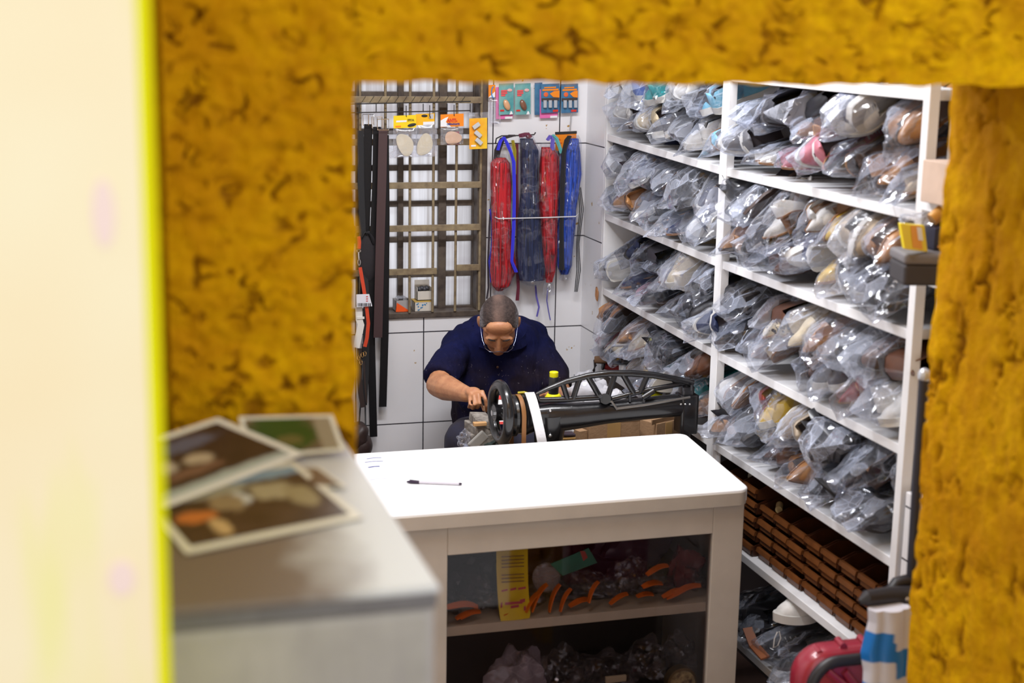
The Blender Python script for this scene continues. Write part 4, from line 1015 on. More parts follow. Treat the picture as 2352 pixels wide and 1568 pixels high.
# eyebrows, glasses
q = MB()
for s in (-1, 1): q.tube([hp(s*.014, -.095, .020), hp(s*.030, -.097, .027), hp(s*.050, -.084, .022)], [.0022, .0034, .0018], 6)
q.build('eyebrow', M('dark_brow', (.03, .018, .015), .9), man, smooth=True)
q = MB()
for s in (-1, 1):
    q.tube([hp(s*.055, -.102, -.004), hp(s*.053, -.109, -.012), hp(s*.036, -.120, -.019), hp(s*.014, -.124, -.017), hp(s*.009, -.123, -.013)], .0012, 6)
    q.tube([hp(s*.055, -.102, -.004), hp(s*.064, -.08, .0), hp(s*.073, -.02, .006), hp(s*.078, .02, .002)], .0007, 6)
    q.ell(hp(s*.057, -.101, -.003), (.003, .003, .003), nu=8, nv=6)
q.tube([hp(-.009, -.123, -.013), hp(0, -.124, -.011), hp(.009, -.123, -.013)], .0014, 6)
gl_ = q.build('glasses', M('silver_wire', (.22, .24, .34), .3, 1), man, smooth=True, label='silver half-rim glasses')
for s in (-1, 1):
    q = MB(); q.poly([hp(s*.055, -.103, -.004), hp(s*.053, -.110, -.012), hp(s*.036, -.121, -.019), hp(s*.014, -.125, -.016), hp(s*.012, -.117, .002), hp(s*.036, -.112, .008)]); q.build('lens', m_glass, gl_)
# shirt, collar, trousers
b = MB()
b.ell(Ch+V(0, .01, .03), (.185, .125, .18)); b.ell(Ch*.4+Pl*.6, (.180, .145, .20)); b.ell(PX(1146, 772, 5.25), (.185, .090, .085)); b.ell(PX(1146, 800, 5.24), (.215, .095, .08)); b.ell(Ch*.75+Pl*.25+V(0, -.03, 0), (.175, .13, .15))
capsule(b, [Sl+V(.01, .01, .004), Nk*.45+Ch*.55+V(0, .05, .035), Sr+V(-.01, .01, .004)], [.066, .100, .066])
for S_, E_ in ((Sl, El), (Sr, Er)):
    e2 = S_.lerp(E_, .86); d = (E_-S_).normalized(); out_ = V(-1 if S_ is Sl else 1, 0, 0)
    b.tube([S_-d*.02, S_.lerp(E_, .3), S_.lerp(E_, .6)+out_*.004, e2+out_*.004], [.060, .062, .060, .058], 18)
shirt = b.build('shirt', m_shirt, man, at_=V(0, 0, Ch.z-.05)); remesh(shirt, .008, 5, .5)
for v in shirt.data.vertices:
    p = v.co; nn = v.normal
    f = .011*noise.noise(V(p.x*9, p.y*9, p.z*14))+.011*abs(noise.noise(V(p.x*20+p.z*16, p.y*14, p.z*9-p.x*6)))
    v.co = p+nn*f
q = MB(); 
pts = [Nk+V(.098*cos(a)*1.0, .075*sin(a)-.012, .030*sin(a)+.012) for a in [pi+.55+k*(pi*2-1.1)/16-.0 for k in range(17)]]
q.strap(pts, .034, .005, (0, .5, 1)); q.build('collar', m_shirt, shirt)
q = MB(); q.ell(PX(1143, 843, 5.055), (.005, .003, .005), nu=10, nv=6); q.build('button', M('brown_button', (.10, .05, .03), .4), shirt)
b = MB(); b.ell(Pl+V(0, 0, -.02), (.19, .15, .13))
for s, K in ((-1, Kl), (1, Kr)):
    hip = Pl+V(s*.095, 0, -.03); ank = V(K.x+s*.02, K.y+.06, .13)
    capsule(b, [hip, hip.lerp(K, .5), K], [.105, .098, .078]); b.tube([K, K.lerp(ank, .4), ank], [.076, .075, .062], 18)
trs = b.build('trousers', m_trs, man); remesh(trs, .010, 4, .5)
q = MB()
for s, K in ((-1, Kl), (1, Kr)):
    ank = V(K.x+s*.02, K.y+.06, .09); capsule(q, [ank+V(0, .04, -.045), ank+V(0, -.16, -.055)], [.045, .040])
remesh(q.build('shoes', M('worn_black_shoe', (.02, .018, .018), .5), man), .01, 2)
# stool under him
st_ = empty('stool', (Pl.x, Pl.y+.02, 0), 'low wooden stool the man sits on', 'stool')
q = MB(); zs = Pl.z-.175; q.cyl((Pl.x, Pl.y+.02, zs-.035), (Pl.x, Pl.y+.02, zs), .16, n=28); q.build('seat', M('stool_wood', (.20, .10, .05), .6, var=.3), st_, smooth=True)
for k in range(4):
    a = pi/4+k*pi/2; q = MB(); q.cyl((Pl.x+.17*cos(a), Pl.y+.02+.17*sin(a), 0), (Pl.x+.12*cos(a), Pl.y+.02+.12*sin(a), zs-.03), .014, n=10); q.build('leg', MATS['stool_wood'], st_, smooth=True)
# tool in his hand
o = empty('awl', PX(1112, 930, 4.74), 'small dark awl gripped in the hand beside the handwheel', 'tool')
q = MB(); q.tube([PX(1107, 914, 4.762), PX(1110, 922, 4.752), PX(1112, 931, 4.748)], [.005, .0065, .0045], 10); q.build('handle', M('dark_tool_handle', (.03, .03, .04), .4), o, smooth=True)
q = MB(); q.cyl(PX(1112, 931, 4.748), PX(1114.5, 952, 4.74), .0016, .0008, 8); q.build('blade', m_chrome, o, smooth=True)

# ---------------------------------------------------------------- long-arm sewing machine
m_iron = M('black_enamelled_iron', (.010, .0095, .011), .26, var=.3, vscale=20, bump=.12, bscale=50, coat=.3)
def MY(x): return 4.44-.055*(x-1150)/450
def mp(x, y, d=0): return at(x, y, Y=MY(x)+d)
mc = empty('sewing_machine', mp(1260, 1040), 'black cast iron long-arm sewing machine behind the white counter', 'sewing machine')
q = MB()
rings = []
for x, yt, yb_ in ((1232, 928, 992), (1262, 924, 992), (1320, 925, 984), (1390, 922, 972), (1470, 914, 963), (1560, 905, 954)):
    c = mp(x, (yt+yb_)/2); hz = (mp(x, yt)-mp(x, yb_)).length/2; hy = hz*.95
    rings.append([c+V(0, hy*math.copysign(abs(cos(a))**.8, cos(a)), hz*math.copysign(abs(sin(a))**.8, sin(a))) for a in [2*pi*k/24 for k in range(24)]])
q.rings(rings); arm = q.build('arm', m_iron, mc, smooth=True, ang=60)
q = MB(); q.tube([mp(1418, 938, -.035), mp(1480, 930, -.036), mp(1585, 912, -.034)], .004, 8); q.tube([mp(1380, 921, -.02), mp(1405, 922, -.03), mp(1418, 940, -.035)], .004, 8)
q.build('side_rail', M('worn_steel', (.22, .21, .20), .35, .8), mc, smooth=True)
q = MB()          # pedestal
q.tube([mp(1262, 950), mp(1262, 985), mp(1258, 1030), mp(1256, 1075)], [.052, .050, .042, .046], 20); q.tube([mp(1256, 1075), mp(1256, 1105)], [.055, .06], 24)
q.build('pedestal', m_iron, mc, smooth=True)
q = MB()
for x, y, r in ((1264, 943, .0045), (1264, 1000, .006)): q.ell(mp(x, y, -.052), (r, r*.6, r), nu=10, nv=6)
q.build('bolt_head', m_chrome, mc, smooth=True)
q = MB()          # head column
def rbox(mb, x0, x1, y0, y1, dd, r=.010):
    a, c = mp(x0, y1), mp(x1, y0); Yc = a.y; pts = []
    w, h = (c.x-a.x)/2, dd
    for cx, cy_, a0 in ((1, -1, -90), (1, 1, 0), (-1, 1, 90), (-1, -1, 180)):
        for k in range(5): an = radians(a0+90*k/4); pts.append(V((a.x+c.x)/2+cx*(w-r)+r*cos(an), Yc+cy_*(h-r)+r*sin(an), a.z))
    mb.prism(pts, (0, 0, c.z-a.z))
rbox(q, 1554, 1600, 903, 993, .034); q.build('head_column', m_iron, mc, bevel=.004)
q = MB(); rbox(q, 1562, 1592, 886, 904, .022, .008); q.cyl(mp(1577, 886), mp(1577, 868), .012, n=14); q.cyl(mp(1588, 896, -.03), mp(1589, 884, -.03), .005, n=8); q.cyl(mp(1569, 897, -.03), mp(1569, 890, -.03), .005, n=8)
q.build('presser_top', M('worn_dark_steel', (.05, .05, .055), .3, .6), mc, smooth=True)
q = MB(); q.cyl(mp(1578, 994), mp(1578, 1030), .011, n=14); q.cyl(mp(1562, 1002, -.01), mp(1562, 992, -.01), .005, n=8); q.build('needle_foot', MATS['worn_dark_steel'], mc, smooth=True)
q = MB()
for x in (1564, 1574, 1584): q.ell(mp(x, 928, -.034), (.0035, .003, .0035), nu=8, nv=6)
q.build('screw', m_chrome, mc, smooth=True)
q = MB()          # truss lever
dt = -.01
top = [(1232, 905), (1262, 891), (1300, 876), (1350, 863), (1400, 857), (1450, 857), (1500, 861), (1545, 869), (1582, 878)]
q.tube([mp(x, y, dt) for x, y in top], [.006, .008, .0095, .0105, .011, .011, .011, .0105, .011], 10)
q.tube([mp(x, y, dt) for x, y in ((1232, 905), (1238, 919), (1300, 917), (1378, 912))], .0095, 10)
q.tube([mp(x, y, dt) for x, y in ((1404, 916), (1455, 903), (1500, 893), (1582, 878))], .0085, 10)
for a_, c_ in (((1292, 880), (1303, 915)), ((1331, 868), (1316, 916)), ((1350, 864), (1378, 912)), ((1413, 858), (1396, 910)), ((1430, 858), (1456, 903)), ((1488, 860), (1470, 900))):
    q.tube([mp(*a_, dt), mp(*c_, dt)], .0095, 10)
q.ell(mp(1391, 916, dt), (.022, .02, .018), nu=18); q.cyl(mp(1391, 916, -.05), mp(1391, 916, .03), .017, n=18)
q.tube([mp(1546, 870, dt), mp(1592, 880, dt)], .012, 12)
q.build('lever_truss', m_iron, mc, smooth=True)
for f_ in (lambda q: q.cyl(mp(1379, 910, -.045), mp(1379, 910, -.055), .006, n=10), lambda q: q.cyl(mp(1447, 922, -.02), mp(1447, 906, -.02), .005, n=8), lambda q: q.cyl(mp(1479, 925, -.02), mp(1479, 912, -.02), .006, n=8)):
    q = MB(); f_(q); q.build('clamp_screw', MATS['worn_dark_steel'], mc, smooth=True)
q = MB(); q.tube([mp(1476, 913, -.02), mp(1502, 897, -.02)], .010, 10); q.build('tension_lever', m_iron, mc, smooth=True)
# handwheel
wc = mp(1150, 947); ax = V(cos(radians(1)), sin(radians(1)), 0); u = V(-ax.y, ax.x, 0); Rw = .088
q = MB(); q.tube([wc+(u*cos(a)+V(0, 0, 1)*sin(a))*Rw for a in [2*pi*k/48 for k in range(48)]], .0175, 14, closed=True, up=ax)
wheel = q.build('handwheel', m_iron, mc, smooth=True)
q = MB()
for k in range(2):
    a = pi*k+.12; d = u*cos(a)+V(0, 0, 1)*sin(a); q.tube([wc+d*.02, wc+d*(Rw-.006)], [.011, .008], 10)
q.cyl(wc-ax*.022, wc+ax*.022, .026, n=20); q.build('spokes', m_iron, wheel, smooth=True)
q = MB(); q.cyl(wc-ax*.03, wc-ax*.02, .010, n=6); q.build('hub_nut', m_chrome, wheel, smooth=True)
pc = wc+ax*.058+V(0, 0, -.012); q = MB()
q.lathe(pc, [(.02, -.045), (.036, -.035), (.040, -.03), (.066, -.022), (.068, -.014), (.060, -.008), (.060, .006), (.068, .012), (.068, .02), (.058, .045), (.03, .05)], 36, ax); q.cyl(wc, pc+ax*.06, .02, n=16)
q.build('pulley', m_iron, mc, smooth=True)
q = MB()
pts = [pc+V(0, 0, 0)+(u*cos(a)+V(0, 0, 1)*sin(a))*.065 for a in [pi*.95-k*pi*1.0/14 for k in range(15)]]
pts = [pts[0]+V(0, 0, -.16)]+pts+[pts[-1]+V(0, 0, -.16)]
q.strap(pts, .014, .004, ax); q.build('drive_belt', M('tan_leather_belt', (.30, .13, .04), .5), mc, smooth=True)
q = MB(); q.tube([mp(1190, 902, .02), mp(1204, 901, .01), mp(1218, 905, 0), mp(1228, 916, -.01)], .004, 8); q.build('yellow_wire', M('olive_wire', (.50, .42, .04), .5), mc, smooth=True)
o = MB()
pts = [mp(1216, 912, .05), mp(1215, 903, .02), mp(1216, 902, -.03), mp(1218, 906, -.062), mp(1223, 920, -.078), mp(1231, 950, -.082), mp(1240, 990, -.084), mp(1248, 1030, -.084), mp(1252, 1060, -.084)]
o.strap(pts, .030, .004, (1, 0, 0)); o.build('white_strap', M('white_webbing', (.80, .80, .83), .8, bump=.3, bscale=200), None, smooth=True, label='white webbing strap draped over the black sewing machine', cat='strap')

# ---------------------------------------------------------------- the bench and what lies round the machine
m_wood = M('worn_workbench_wood', (.26, .19, .13), .7, var=.5, vscale=30, bump=.4)
bz = PX(1150, 1040, 4.6).z
wb = empty('workbench', V(1.35, 4.55, 0), 'low cluttered workbench hidden behind the counter', 'workbench')
q = MB(); q.box((1.02, 4.30, bz-.03), (1.90, 4.68, bz)); q.build('bench_top', m_wood, wb, bevel=.003)
for x in (1.05, 1.87):
    for y in (4.33, 4.65): q = MB(); q.box((x-.025, y-.025, 0), (x+.025, y+.025, bz-.03)); q.build('leg', m_wood, wb)
def crumple(name, c, r, mat, label, cat, seed=0, amp=.35, flat=None, group=None, det=4):
    bm = bmesh.new(); bmesh.ops.create_icosphere(bm, subdivisions=det, radius=1); R = random.Random(seed)
    cr = [(V(R.gauss(0, 1), R.gauss(0, 1), R.gauss(0, 1)).normalized(), R.uniform(-.6, .6), R.uniform(.05, .16)) for _ in range(16)]
    for v in bm.verts:
        n = v.co.normalized(); d = 0
        for a, k0, k in cr: d += k*(max(0, .3-abs(n.dot(a)-k0))/.3)**1.4*(1 if k > .09 else -1)
        d += amp*noise.noise(n*2+V(seed, 0, 0))
        v.co = V(n.x*r[0], n.y*r[1], n.z*r[2])*(.85+d)
        if flat is not None and v.co.z < -flat*r[2]: v.co.z = -flat*r[2]
    me = bpy.data.meshes.new(name); bm.to_mesh(me); bm.free()
    for p in me.polygons: p.use_smooth = True
    me.set_sharp_from_angle(angle=radians(30)); me.materials.append(mat)
    o = bpy.data.objects.new(name, me); COL.objects.link(o); o.location = c
    return tag(o, label, cat, group)
m_mat = M('frayed_grey_board', (.36, .33, .29), .85, var=.6, vscale=40, col2=(.10, .08, .07), bump=.6, bscale=60)
# stack of worn boards in front of him
for k, (x0, x1, y, th, rot, lb) in enumerate(((1076, 1132, 1002, .020, -.10, 'lowest of the worn grey board pieces in front of the man'), (1080, 1128, 984, .018, .12, 'middle piece of the worn grey boards in front of the man'), (1086, 1124, 965, .014, -.05, 'topmost piece of the worn grey boards in front of the man'))):
    c = PX((x0+x1)/2, y, 4.64); w = (PX(x1, y, 4.64)-PX(x0, y, 4.64)).length/2; q = MB()
    q.box(c-V(w, .06, th), c+V(w, .06, th), Matrix.Rotation(rot, 3, 'Z') @ Matrix.Rotation(.08*(k-1), 3, 'Y')); q.build('board_piece', m_mat, None, bevel=.003, label=lb, cat='board', group='worn boards on the bench')
q = MB(); q.box(PX(1078, 1026, 4.68)-V(.02, .05, .01), PX(1130, 1010, 4.68)+V(0, .05, 0)); q.build('anvil_block', M('dark_block_wood', (.05, .035, .03), .8), None, label='dark wooden block under the worn grey boards', cat='block')
o = MB(); o.box(PX(1102, 973, 4.575)-V(.022, .01, .006), PX(1102, 973, 4.575)+V(.022, .01, .006)); o.build('leather_scrap', M('tan_scrap', (.58, .33, .14), .7), None, bevel=.002, label='tan leather scrap on the worn grey boards', cat='scrap')
o = MB(); c = PX(1098, 1012, 4.56); o.box(c-V(.034, .006, .018), c+V(.034, .006, .018), Matrix.Rotation(radians(-42), 3, 'Y')); o.build('sole_blank', M('grey_rubber', (.30, .29, .27), .7), None, bevel=.005, label='grey sole blank leaning at the edge of the counter', cat='sole')
crumple('film_scrap', PX(1066, 1008, 4.6), (.025, .02, .03), m_clear[1], 'crumpled bit of clear film on the man\'s lap', 'film', 4)
crumple('rag', PX(1122, 1020, 4.6), (.035, .03, .02), M('green_grey_rag', (.06, .085, .075), .9, var=.5), 'dark greenish rag beside the handwheel', 'rag', 9)
o = empty('paper_sheet', PX(1153, 930, 4.72), 'white sheet with red bands seen through the handwheel', 'paper')
q = MB(); q.prism([PX(1134, 908, 4.74), PX(1170, 908, 4.74), PX(1172, 972, 4.68), PX(1136, 972, 4.68)], (0, .002, 0)); q.build('sheet', CWH, o)
q = MB(); q.prism([PX(1134, 908, 4.738), PX(1170, 908, 4.738), PX(1170, 917, 4.73), PX(1134, 917, 4.73)], (0, .001, 0)); q.prism([PX(1134, 968, 4.681), PX(1170, 968, 4.681), PX(1170, 974, 4.676), PX(1134, 974, 4.676)], (0, .001, 0)); q.build('red_band', CRED, o)
q = MB(); q.box(PX(1148, 996, 4.63)-V(.012, .006, .006), PX(1148, 996, 4.63)+V(.012, .006, .006)); q.build('yellow_tab', M('lemon_plastic', (.85, .75, .02), .4), None, label='small yellow tab seen low through the handwheel', cat='tab')
# yellow capped bottle
o = empty('glue_bottle', PX(1272, 912, 4.62), 'black bottle with a lemon yellow cap and yellow base behind the machine', 'bottle')
c = PX(1271, 912, 4.62); k = .00140
q = MB(); q.lathe(c, [(.0165, .012), (.0175, .03), (.0165, .068), (.013, .072)], 24); q.build('body', M('black_plastic', (.012, .012, .014), .35), o, smooth=True)
q = MB(); q.lathe(c, [(.0145, .070), (.0150, .072), (.0150, .086), (.0135, .0875)], 24); q.build('cap', M('lemon_yellow', (.90, .82, .005), .4), o, smooth=True, label='lemon yellow cap')
q = MB(); q.lathe(c, [(.029, -.006), (.029, 0), (.021, .012), (.015, .0125)], 28); q.build('base', MATS['lemon_yellow'], o, smooth=True, label='lemon yellow flared base')
q = MB(); q.box((c.x-.05, c.y-.05, bz+.001), (c.x+.05, c.y+.05, c.z-.007)); q.build('tin', M('dark_tin', (.05, .05, .055), .4, .5), None, bevel=.004, label='dark square tin carrying the yellow capped bottle', cat='tin')
# cartons under the arm
m_card = M('brown_cardboard', (.45, .27, .145), .85, var=.25, vscale=6, bump=.25, bscale=120)
def carton(c, sx, sy, sz, rot, label, tape=True):
    o = empty('cardboard_box', c, label, 'box', 'cardboard boxes under the machine arm'); R = Matrix.Rotation(rot, 3, 'Z')
    q = MB(); q.box(c+V(-sx, -sy, 0), c+V(sx, sy, sz), R, c); q.build('carton', m_card, o, bevel=.002)
    q = MB(); q.box(c+V(-sx, -sy-.001, sz*.98), c+V(sx, -sy+.004, sz*1.2), R @ Matrix.Rotation(radians(8), 3, 'X'), c+V(0, -sy, sz)); q.build('flap', m_card, o)
    if tape: q = MB(); q.box(c+V(-.3*sx, -sy-.0015, sz*.45), c+V(.22*sx, -sy+.002, sz*.96), R, c); q.build('tape', M('tan_tape', (.52, .31, .12), .35), o)
    return o
c = PX(1398, 1010, 4.60); c.z = bz+.001; carton(c, .092, .05, PX(1400, 968, 4.56).z-bz, radians(3), 'brown cardboard box with tan tape under the middle of the machine arm')
c = PX(1512, 1000, 4.62); c.z = bz+.001; carton(c, .062, .05, PX(1510, 968, 4.58).z-bz, radians(24), 'smaller brown box turned aslant under the machine head', True)
q = MB(); c = PX(1320, 995, 4.6); q.box(c-V(.016, .05, .03), c+V(.016, .05, .02), Matrix.Rotation(.3, 3, 'Z')); q.build('cardboard_flap', m_card, None, label='narrow cardboard piece left of the taped box', cat='cardboard')
q = MB(); c = PX(1300, 985, 4.58); q.box(c-V(.018, .03, .008), c+V(.018, .03, .008), Matrix.Rotation(.3, 3, 'Y')); q.build('white_carton', CWH, None, bevel=.002, label='small white carton beside the machine pedestal', cat='box')
for k, (y, colr, lb) in enumerate(((1004, (.60, .34, .10), 'amber cord roll beside the machine pedestal'), (996, (.05, .03, .04), 'dark plum strip on the amber cord roll'), (1013, (.7, .7, .72), 'white slip under the amber cord roll'))):
    q = MB(); c = PX(1301, y, 4.52); q.box(c-V(.026, .02, .004), c+V(.026, .02, .004), Matrix.Rotation(.06*k, 3, 'Y')); q.build(('cord_roll', 'plastic_strip', 'paper_slip')[k], M('bench_bit_%d' % k, colr, .6, bump=.5, bscale=200), None, bevel=.002, label=lb, cat=('cord', 'strip', 'paper')[k])
crumple('white_bag', PX(1350, 915, 4.86), (.095, .06, .065), M('white_film', (.66, .66, .71), .35, var=.2), 'crumpled white plastic bag seen through the left of the lever truss', 'plastic bag', 3)
crumple('white_bag', PX(1405, 925, 4.84), (.05, .05, .05), M('white_film', (.66, .66, .71), .35), 'smaller crumpled white bag behind the middle of the lever truss', 'plastic bag', 5)
crumple('white_bag', PX(1345, 873, 5.1), (.045, .05, .03), M('white_film', (.66, .66, .71), .35), 'white bag tip lying against the tiled pillar', 'plastic bag', 8)
o = empty('yellow_leaflet', PX(1515, 912, 4.78), 'bright yellow leaflet with a green patch behind the machine head', 'leaflet')
q = MB(); q.prism([PX(1474, 902, 4.80), PX(1500, 896, 4.86), PX(1542, 920, 4.80), PX(1518, 928, 4.72), PX(1484, 926, 4.72)], (0, 0, .003)); q.build('sheet', M('acid_yellow', (.85, .78, .01), .4), o)
q = MB(); q.prism([PX(1503, 915, 4.76), PX(1520, 912, 4.78), PX(1528, 918, 4.775), PX(1509, 921, 4.75)], (0, 0, .005)); q.build('green_patch', M('dark_green_print', (.02, .12, .05), .5), o)
q = MB(); q.box(PX(1478, 935, 4.82)-V(.09, .07, .06), PX(1478, 935, 4.82)+V(.12, .07, 0)); q.build('dark_crate', M('dark_crate', (.025, .02, .02), .8), None, label='dark crate under the yellow leaflet', cat='crate')
crumple('white_bag', PX(1555, 905, 4.86), (.045, .05, .035), M('white_film', (.66, .66, .71), .35), 'white bag tucked beside the machine head below the shelf', 'plastic bag', 12)
# on the end of the fourth shelf
zt = row_top(4, YL)
q = MB(); c = at(1386, 826, X=XS-.02); q.tube([at(1366, 826, X=XS-.05), c, at(1404, 826, X=XS+.06)], [.014, .016, .015], 12); q.build('paper_roll', M('brown_kraft_paper', (.17, .09, .045), .8, var=.4), None, smooth=True, label='short brown paper roll jutting from the far end of the shelf', cat='roll')
o = empty('thread_spool', at(1404, 842, X=XS+.02), 'red thread spool at the far end of the shelf beneath the paper roll', 'spool'); c = at(1404, 842, X=XS+.02)
q = MB(); q.tube([c+V(-.03, .0, .008), c+V(.03, -.02, -.006)], .016, 14); q.build('thread', M('dark_red_thread', (.30, .02, .02), .7, bump=.5, bscale=300), o, smooth=True)
q = MB(); q.tube([c+V(.03, -.02, -.006), c+V(.036, -.022, -.008)], .02, 14); q.tube([c+V(-.036, .001, .009), c+V(-.03, 0, .008)], .02, 14); q.build('end_disc', m_black, o, smooth=True)
q = MB(); q.cyl(at(1430, 850, X=XS+.01), at(1430, 838, X=XS+.01), .014, n=16); q.build('plastic_tub', CWH, None, smooth=True, label='small white tub on the shelf beside the red spool', cat='tub')
q = MB(); 
for k in range(5): q.tube([at(1364+k*1.5, 826+k*3, X=XS-.012-.002*k), at(1366-k, 850, X=XS-.014-.002*k), at(1362+k*2, 868+3*k, X=XS-.012)], .0022, 6)
q.build('string_hank', M('dark_string', (.04, .03, .03), .8), None, smooth=True, label='dark string hank hanging from the paper roll', cat='string')
o = empty('lace_knot', at(1371, 675, X=XS-.012), 'tan cord knot hanging at the far end of the third shelf', 'cord'); q = MB()
c = at(1371, 675, X=XS-.014); q.tube([c+V(0, .012*sin(a), .022*cos(a)+.006*sin(3*a)) for a in [k*pi/6 for k in range(12)]], .0035, 8, closed=True); q.tube([c+V(0, 0, .02), c+V(0, .004, -.02)], .004, 8); q.build('cord', M('tan_cord', (.38, .18, .08), .8), o, smooth=True)
# ---------------------------------------------------------------- brown parts bins on the fifth shelf of the near bay
m_bin = M('brown_bin_plastic', (.085, .026, .008), .30, var=.45, vscale=14, col2=(.055, .017, .007), spec=.6)
m_binl = M('brown_bin_lip', (.165, .055, .015), .28, var=.4, vscale=20)
BW, BD, BH = .098, .15, .050
def bin_proto():
    o = empty('parts_bin', (0, 0, 0)); q = MB(); t_ = .003; w = BW/2-.003
    q.box((0, -w, 0), (BD, w, t_)); q.box((BD-t_, -w, 0), (BD, w, BH)); 
    for s in (-1, 1): q.prism([V(0, s*w, 0), V(BD, s*w, 0), V(BD, s*w, BH), V(.045, s*w, BH), (V(.0, s*w, BH*.62))], (0, -s*t_, 0))
    q.box((0, -w, 0), (t_, w, BH*.60)); q.build('body', m_bin, o, local=True)
    q = MB(); q.prism([V(-.010, -w, BH*.42), V(.003, -w, BH*.42), V(.003, -w, BH*.68), V(-.006, -w, BH*.68)], (0, 2*w, 0)); q.build('label_lip', m_binl, o, local=True)
    q = MB(); q.box((.0, -w*.8, BH*.06), (-.003, w*.8, BH*.34)); q.build('front_panel', m_binl, o, local=True)
    return o
bp = None; ORDN = ORD+['eleventh']
zb = ROWS_R[5]+ST
RN = ['bottom', 'second', 'third', 'fourth', 'top']
for c in range(11):
    y = YM-.055-c*(BW+.002)
    n = 5 if c in (0, 1, 2) else 4
    for r in range(n):
        o = bp if bp is None and False else (copy_tree(bp) if bp else None)
        if o is None: bp = o = bin_proto()
        rr = random.Random(c*9+r)
        o.location = (XS+.035+.006*(r % 2)+rr.uniform(-.004, .004)-(.012 if c < 3 else 0), y, zb+.001+r*(BH*.905))
        tag(o, f'brown plastic parts bin, {RN[r]} of the {ORDN[c]} stack from the counter', 'bin', 'parts bins below the bagged shoes')
for k, (c, r, colr, lb) in enumerate(((1, 4, (.75, .70, .60), 'off-white spool lying in a top parts bin near the counter'), (3, 3, (.62, .45, .22), 'tan wooden peg in an upper parts bin'), (2, 4, (.7, .72, .78), 'clear film bag in a top parts bin'))):
    p = V(XS+.075, YM-.055-c*(BW+.002), zb+(r+.55)*BH*.9+.012)
    if k == 2: crumple('film_bag', p+V(.03, 0, .008), (.03, .035, .02), m_clear[1], lb, 'plastic bag', 31)
    else:
        q = MB(); q.tube([p+V(-.01, -.018, 0), p+V(.01, .018, .004)], .011, 12); q.build(('spool', 'peg')[k], M('bin_bit_%d' % k, colr, .6), None, smooth=True, label=lb, cat=('spool', 'peg')[k])
q = MB(); q.box((XS+.012, YM-.045, zb+.215), (XS+.016, YM-.015, zb+.262)); q.build('price_card', CWH, None, label='small white card by the middle post above the brown bins', cat='card')
# ---------------------------------------------------------------- lowest shelf
zl = ROWS_R[6]+ST
for k, (y, kind, col, tilt) in enumerate(((4.10, 'boot', 'black', 8), (3.96, 'sneaker', 'black', 14), (3.83, 'boot', 'charcoal', 8), (3.70, 'loafer', 'black', 14), (3.52, 'sneaker', 'white', 16), (3.38, 'sneaker', 'charcoal', 12))):
    od = ORD[k]
    bagged_pair(V(XS-.02, y, zl+.004), radians(tilt), .1*(-1)**k, 1.3 if kind == 'boot' else 0, kind, col, f'clear bag of {col} {PLUR[kind]}, {od} from the counter on the lowest shelf', f'%s {col} {kind} in the {od} bag from the counter on the lowest shelf', 'bagged shoes on the lowest shelf', 'shoes on the lowest shelf', lim=(zl+.003, ROWS_R[5]-.004, XS+SD-.004, y-.1, y+.1))
o = shoe('sneaker', 'white'); o.matrix_world = Matrix.Translation(at(1778, 1424, X=XS-.04)+V(0, 0, -.012)) @ Matrix.Rotation(.12, 4, 'Z') @ Matrix.Rotation(-.08, 4, 'Y')
tag(o, 'loose white canvas sneaker lying on the bags of the lowest shelf', 'shoe')
q = MB(); c = at(1790, 1450, X=XS-.03); q.tube([c, c+V(.006, 0, -.02), c+V(0, .004, -.045), c+V(-.014, .004, -.05), c+V(-.014, 0, -.02), c+V(-.006, 0, 0)], .002, 6); q.build('hanging_lace', M('lace_white', (.7, .7, .7), .8), None, smooth=True, label='white lace loop hanging below the loose white sneaker', cat='shoelace')
q = MB(); c = at(1745, 1490, X=XS-.03); q.strap([c+V(0, .09, .03), c+V(-.005, .03, .0), c+V(0, -.04, -.012)], .03, .006, (1, 0, .2)); q.build('leather_sole', M('tan_sole_leather', (.36, .12, .045), .5), None, label='reddish tan leather sole on the edge of the lowest shelf', cat='sole')

# ---------------------------------------------------------------- things at the near end of the shelving
ES = YN-.03
er = empty('end_rack', (XS, 2.95, 1.2), 'small white rack on the near end of the shelving beside the yellow jamb', 'rack')
for py in (470, 640):
    p = at(2128, py, Y=ES); q = MB(); q.box((p.x-.015, ES-.19, p.z-.012), (XS+.33, ES, p.z+.012)); q.build('rack_board', m_shelf, er, bevel=.002)
za, zc = at(2128, 470, Y=ES).z+.012, at(2128, 640, Y=ES).z+.012
q = MB(); q.box((XS+.30, ES-.19, zc-.03), (XS+.32, ES, za+.25)); q.build('rack_side', m_shelf, er)
m_pink = M('pinkish_cardboard', (.62, .47, .38), .8, var=.15)
o = empty('cardboard_box', V(2.0, ES-.1, za), 'pale pinkish cardboard box on the upper board of the small end rack', 'box')
x0 = at(2127, 420, Y=ES-.05).x; q = MB(); q.box((x0, ES-.15, za+.0005), (x0+.11, ES-.03, za+.098)); q.build('carton', m_pink, o, bevel=.002)
q = MB(); q.ell(V(x0+.045, ES-.1505, za+.05), (.008, .0008, .008), nu=14, nv=6); q.build('stamp', M('brown_stamp', (.28, .15, .11), .7), o)
q = MB(); q.box((x0+.005, ES-.151, za+.012), (x0+.10, ES-.150, za+.016)); q.build('printed_line', M('brown_stamp', (.28, .15, .11), .7), o)
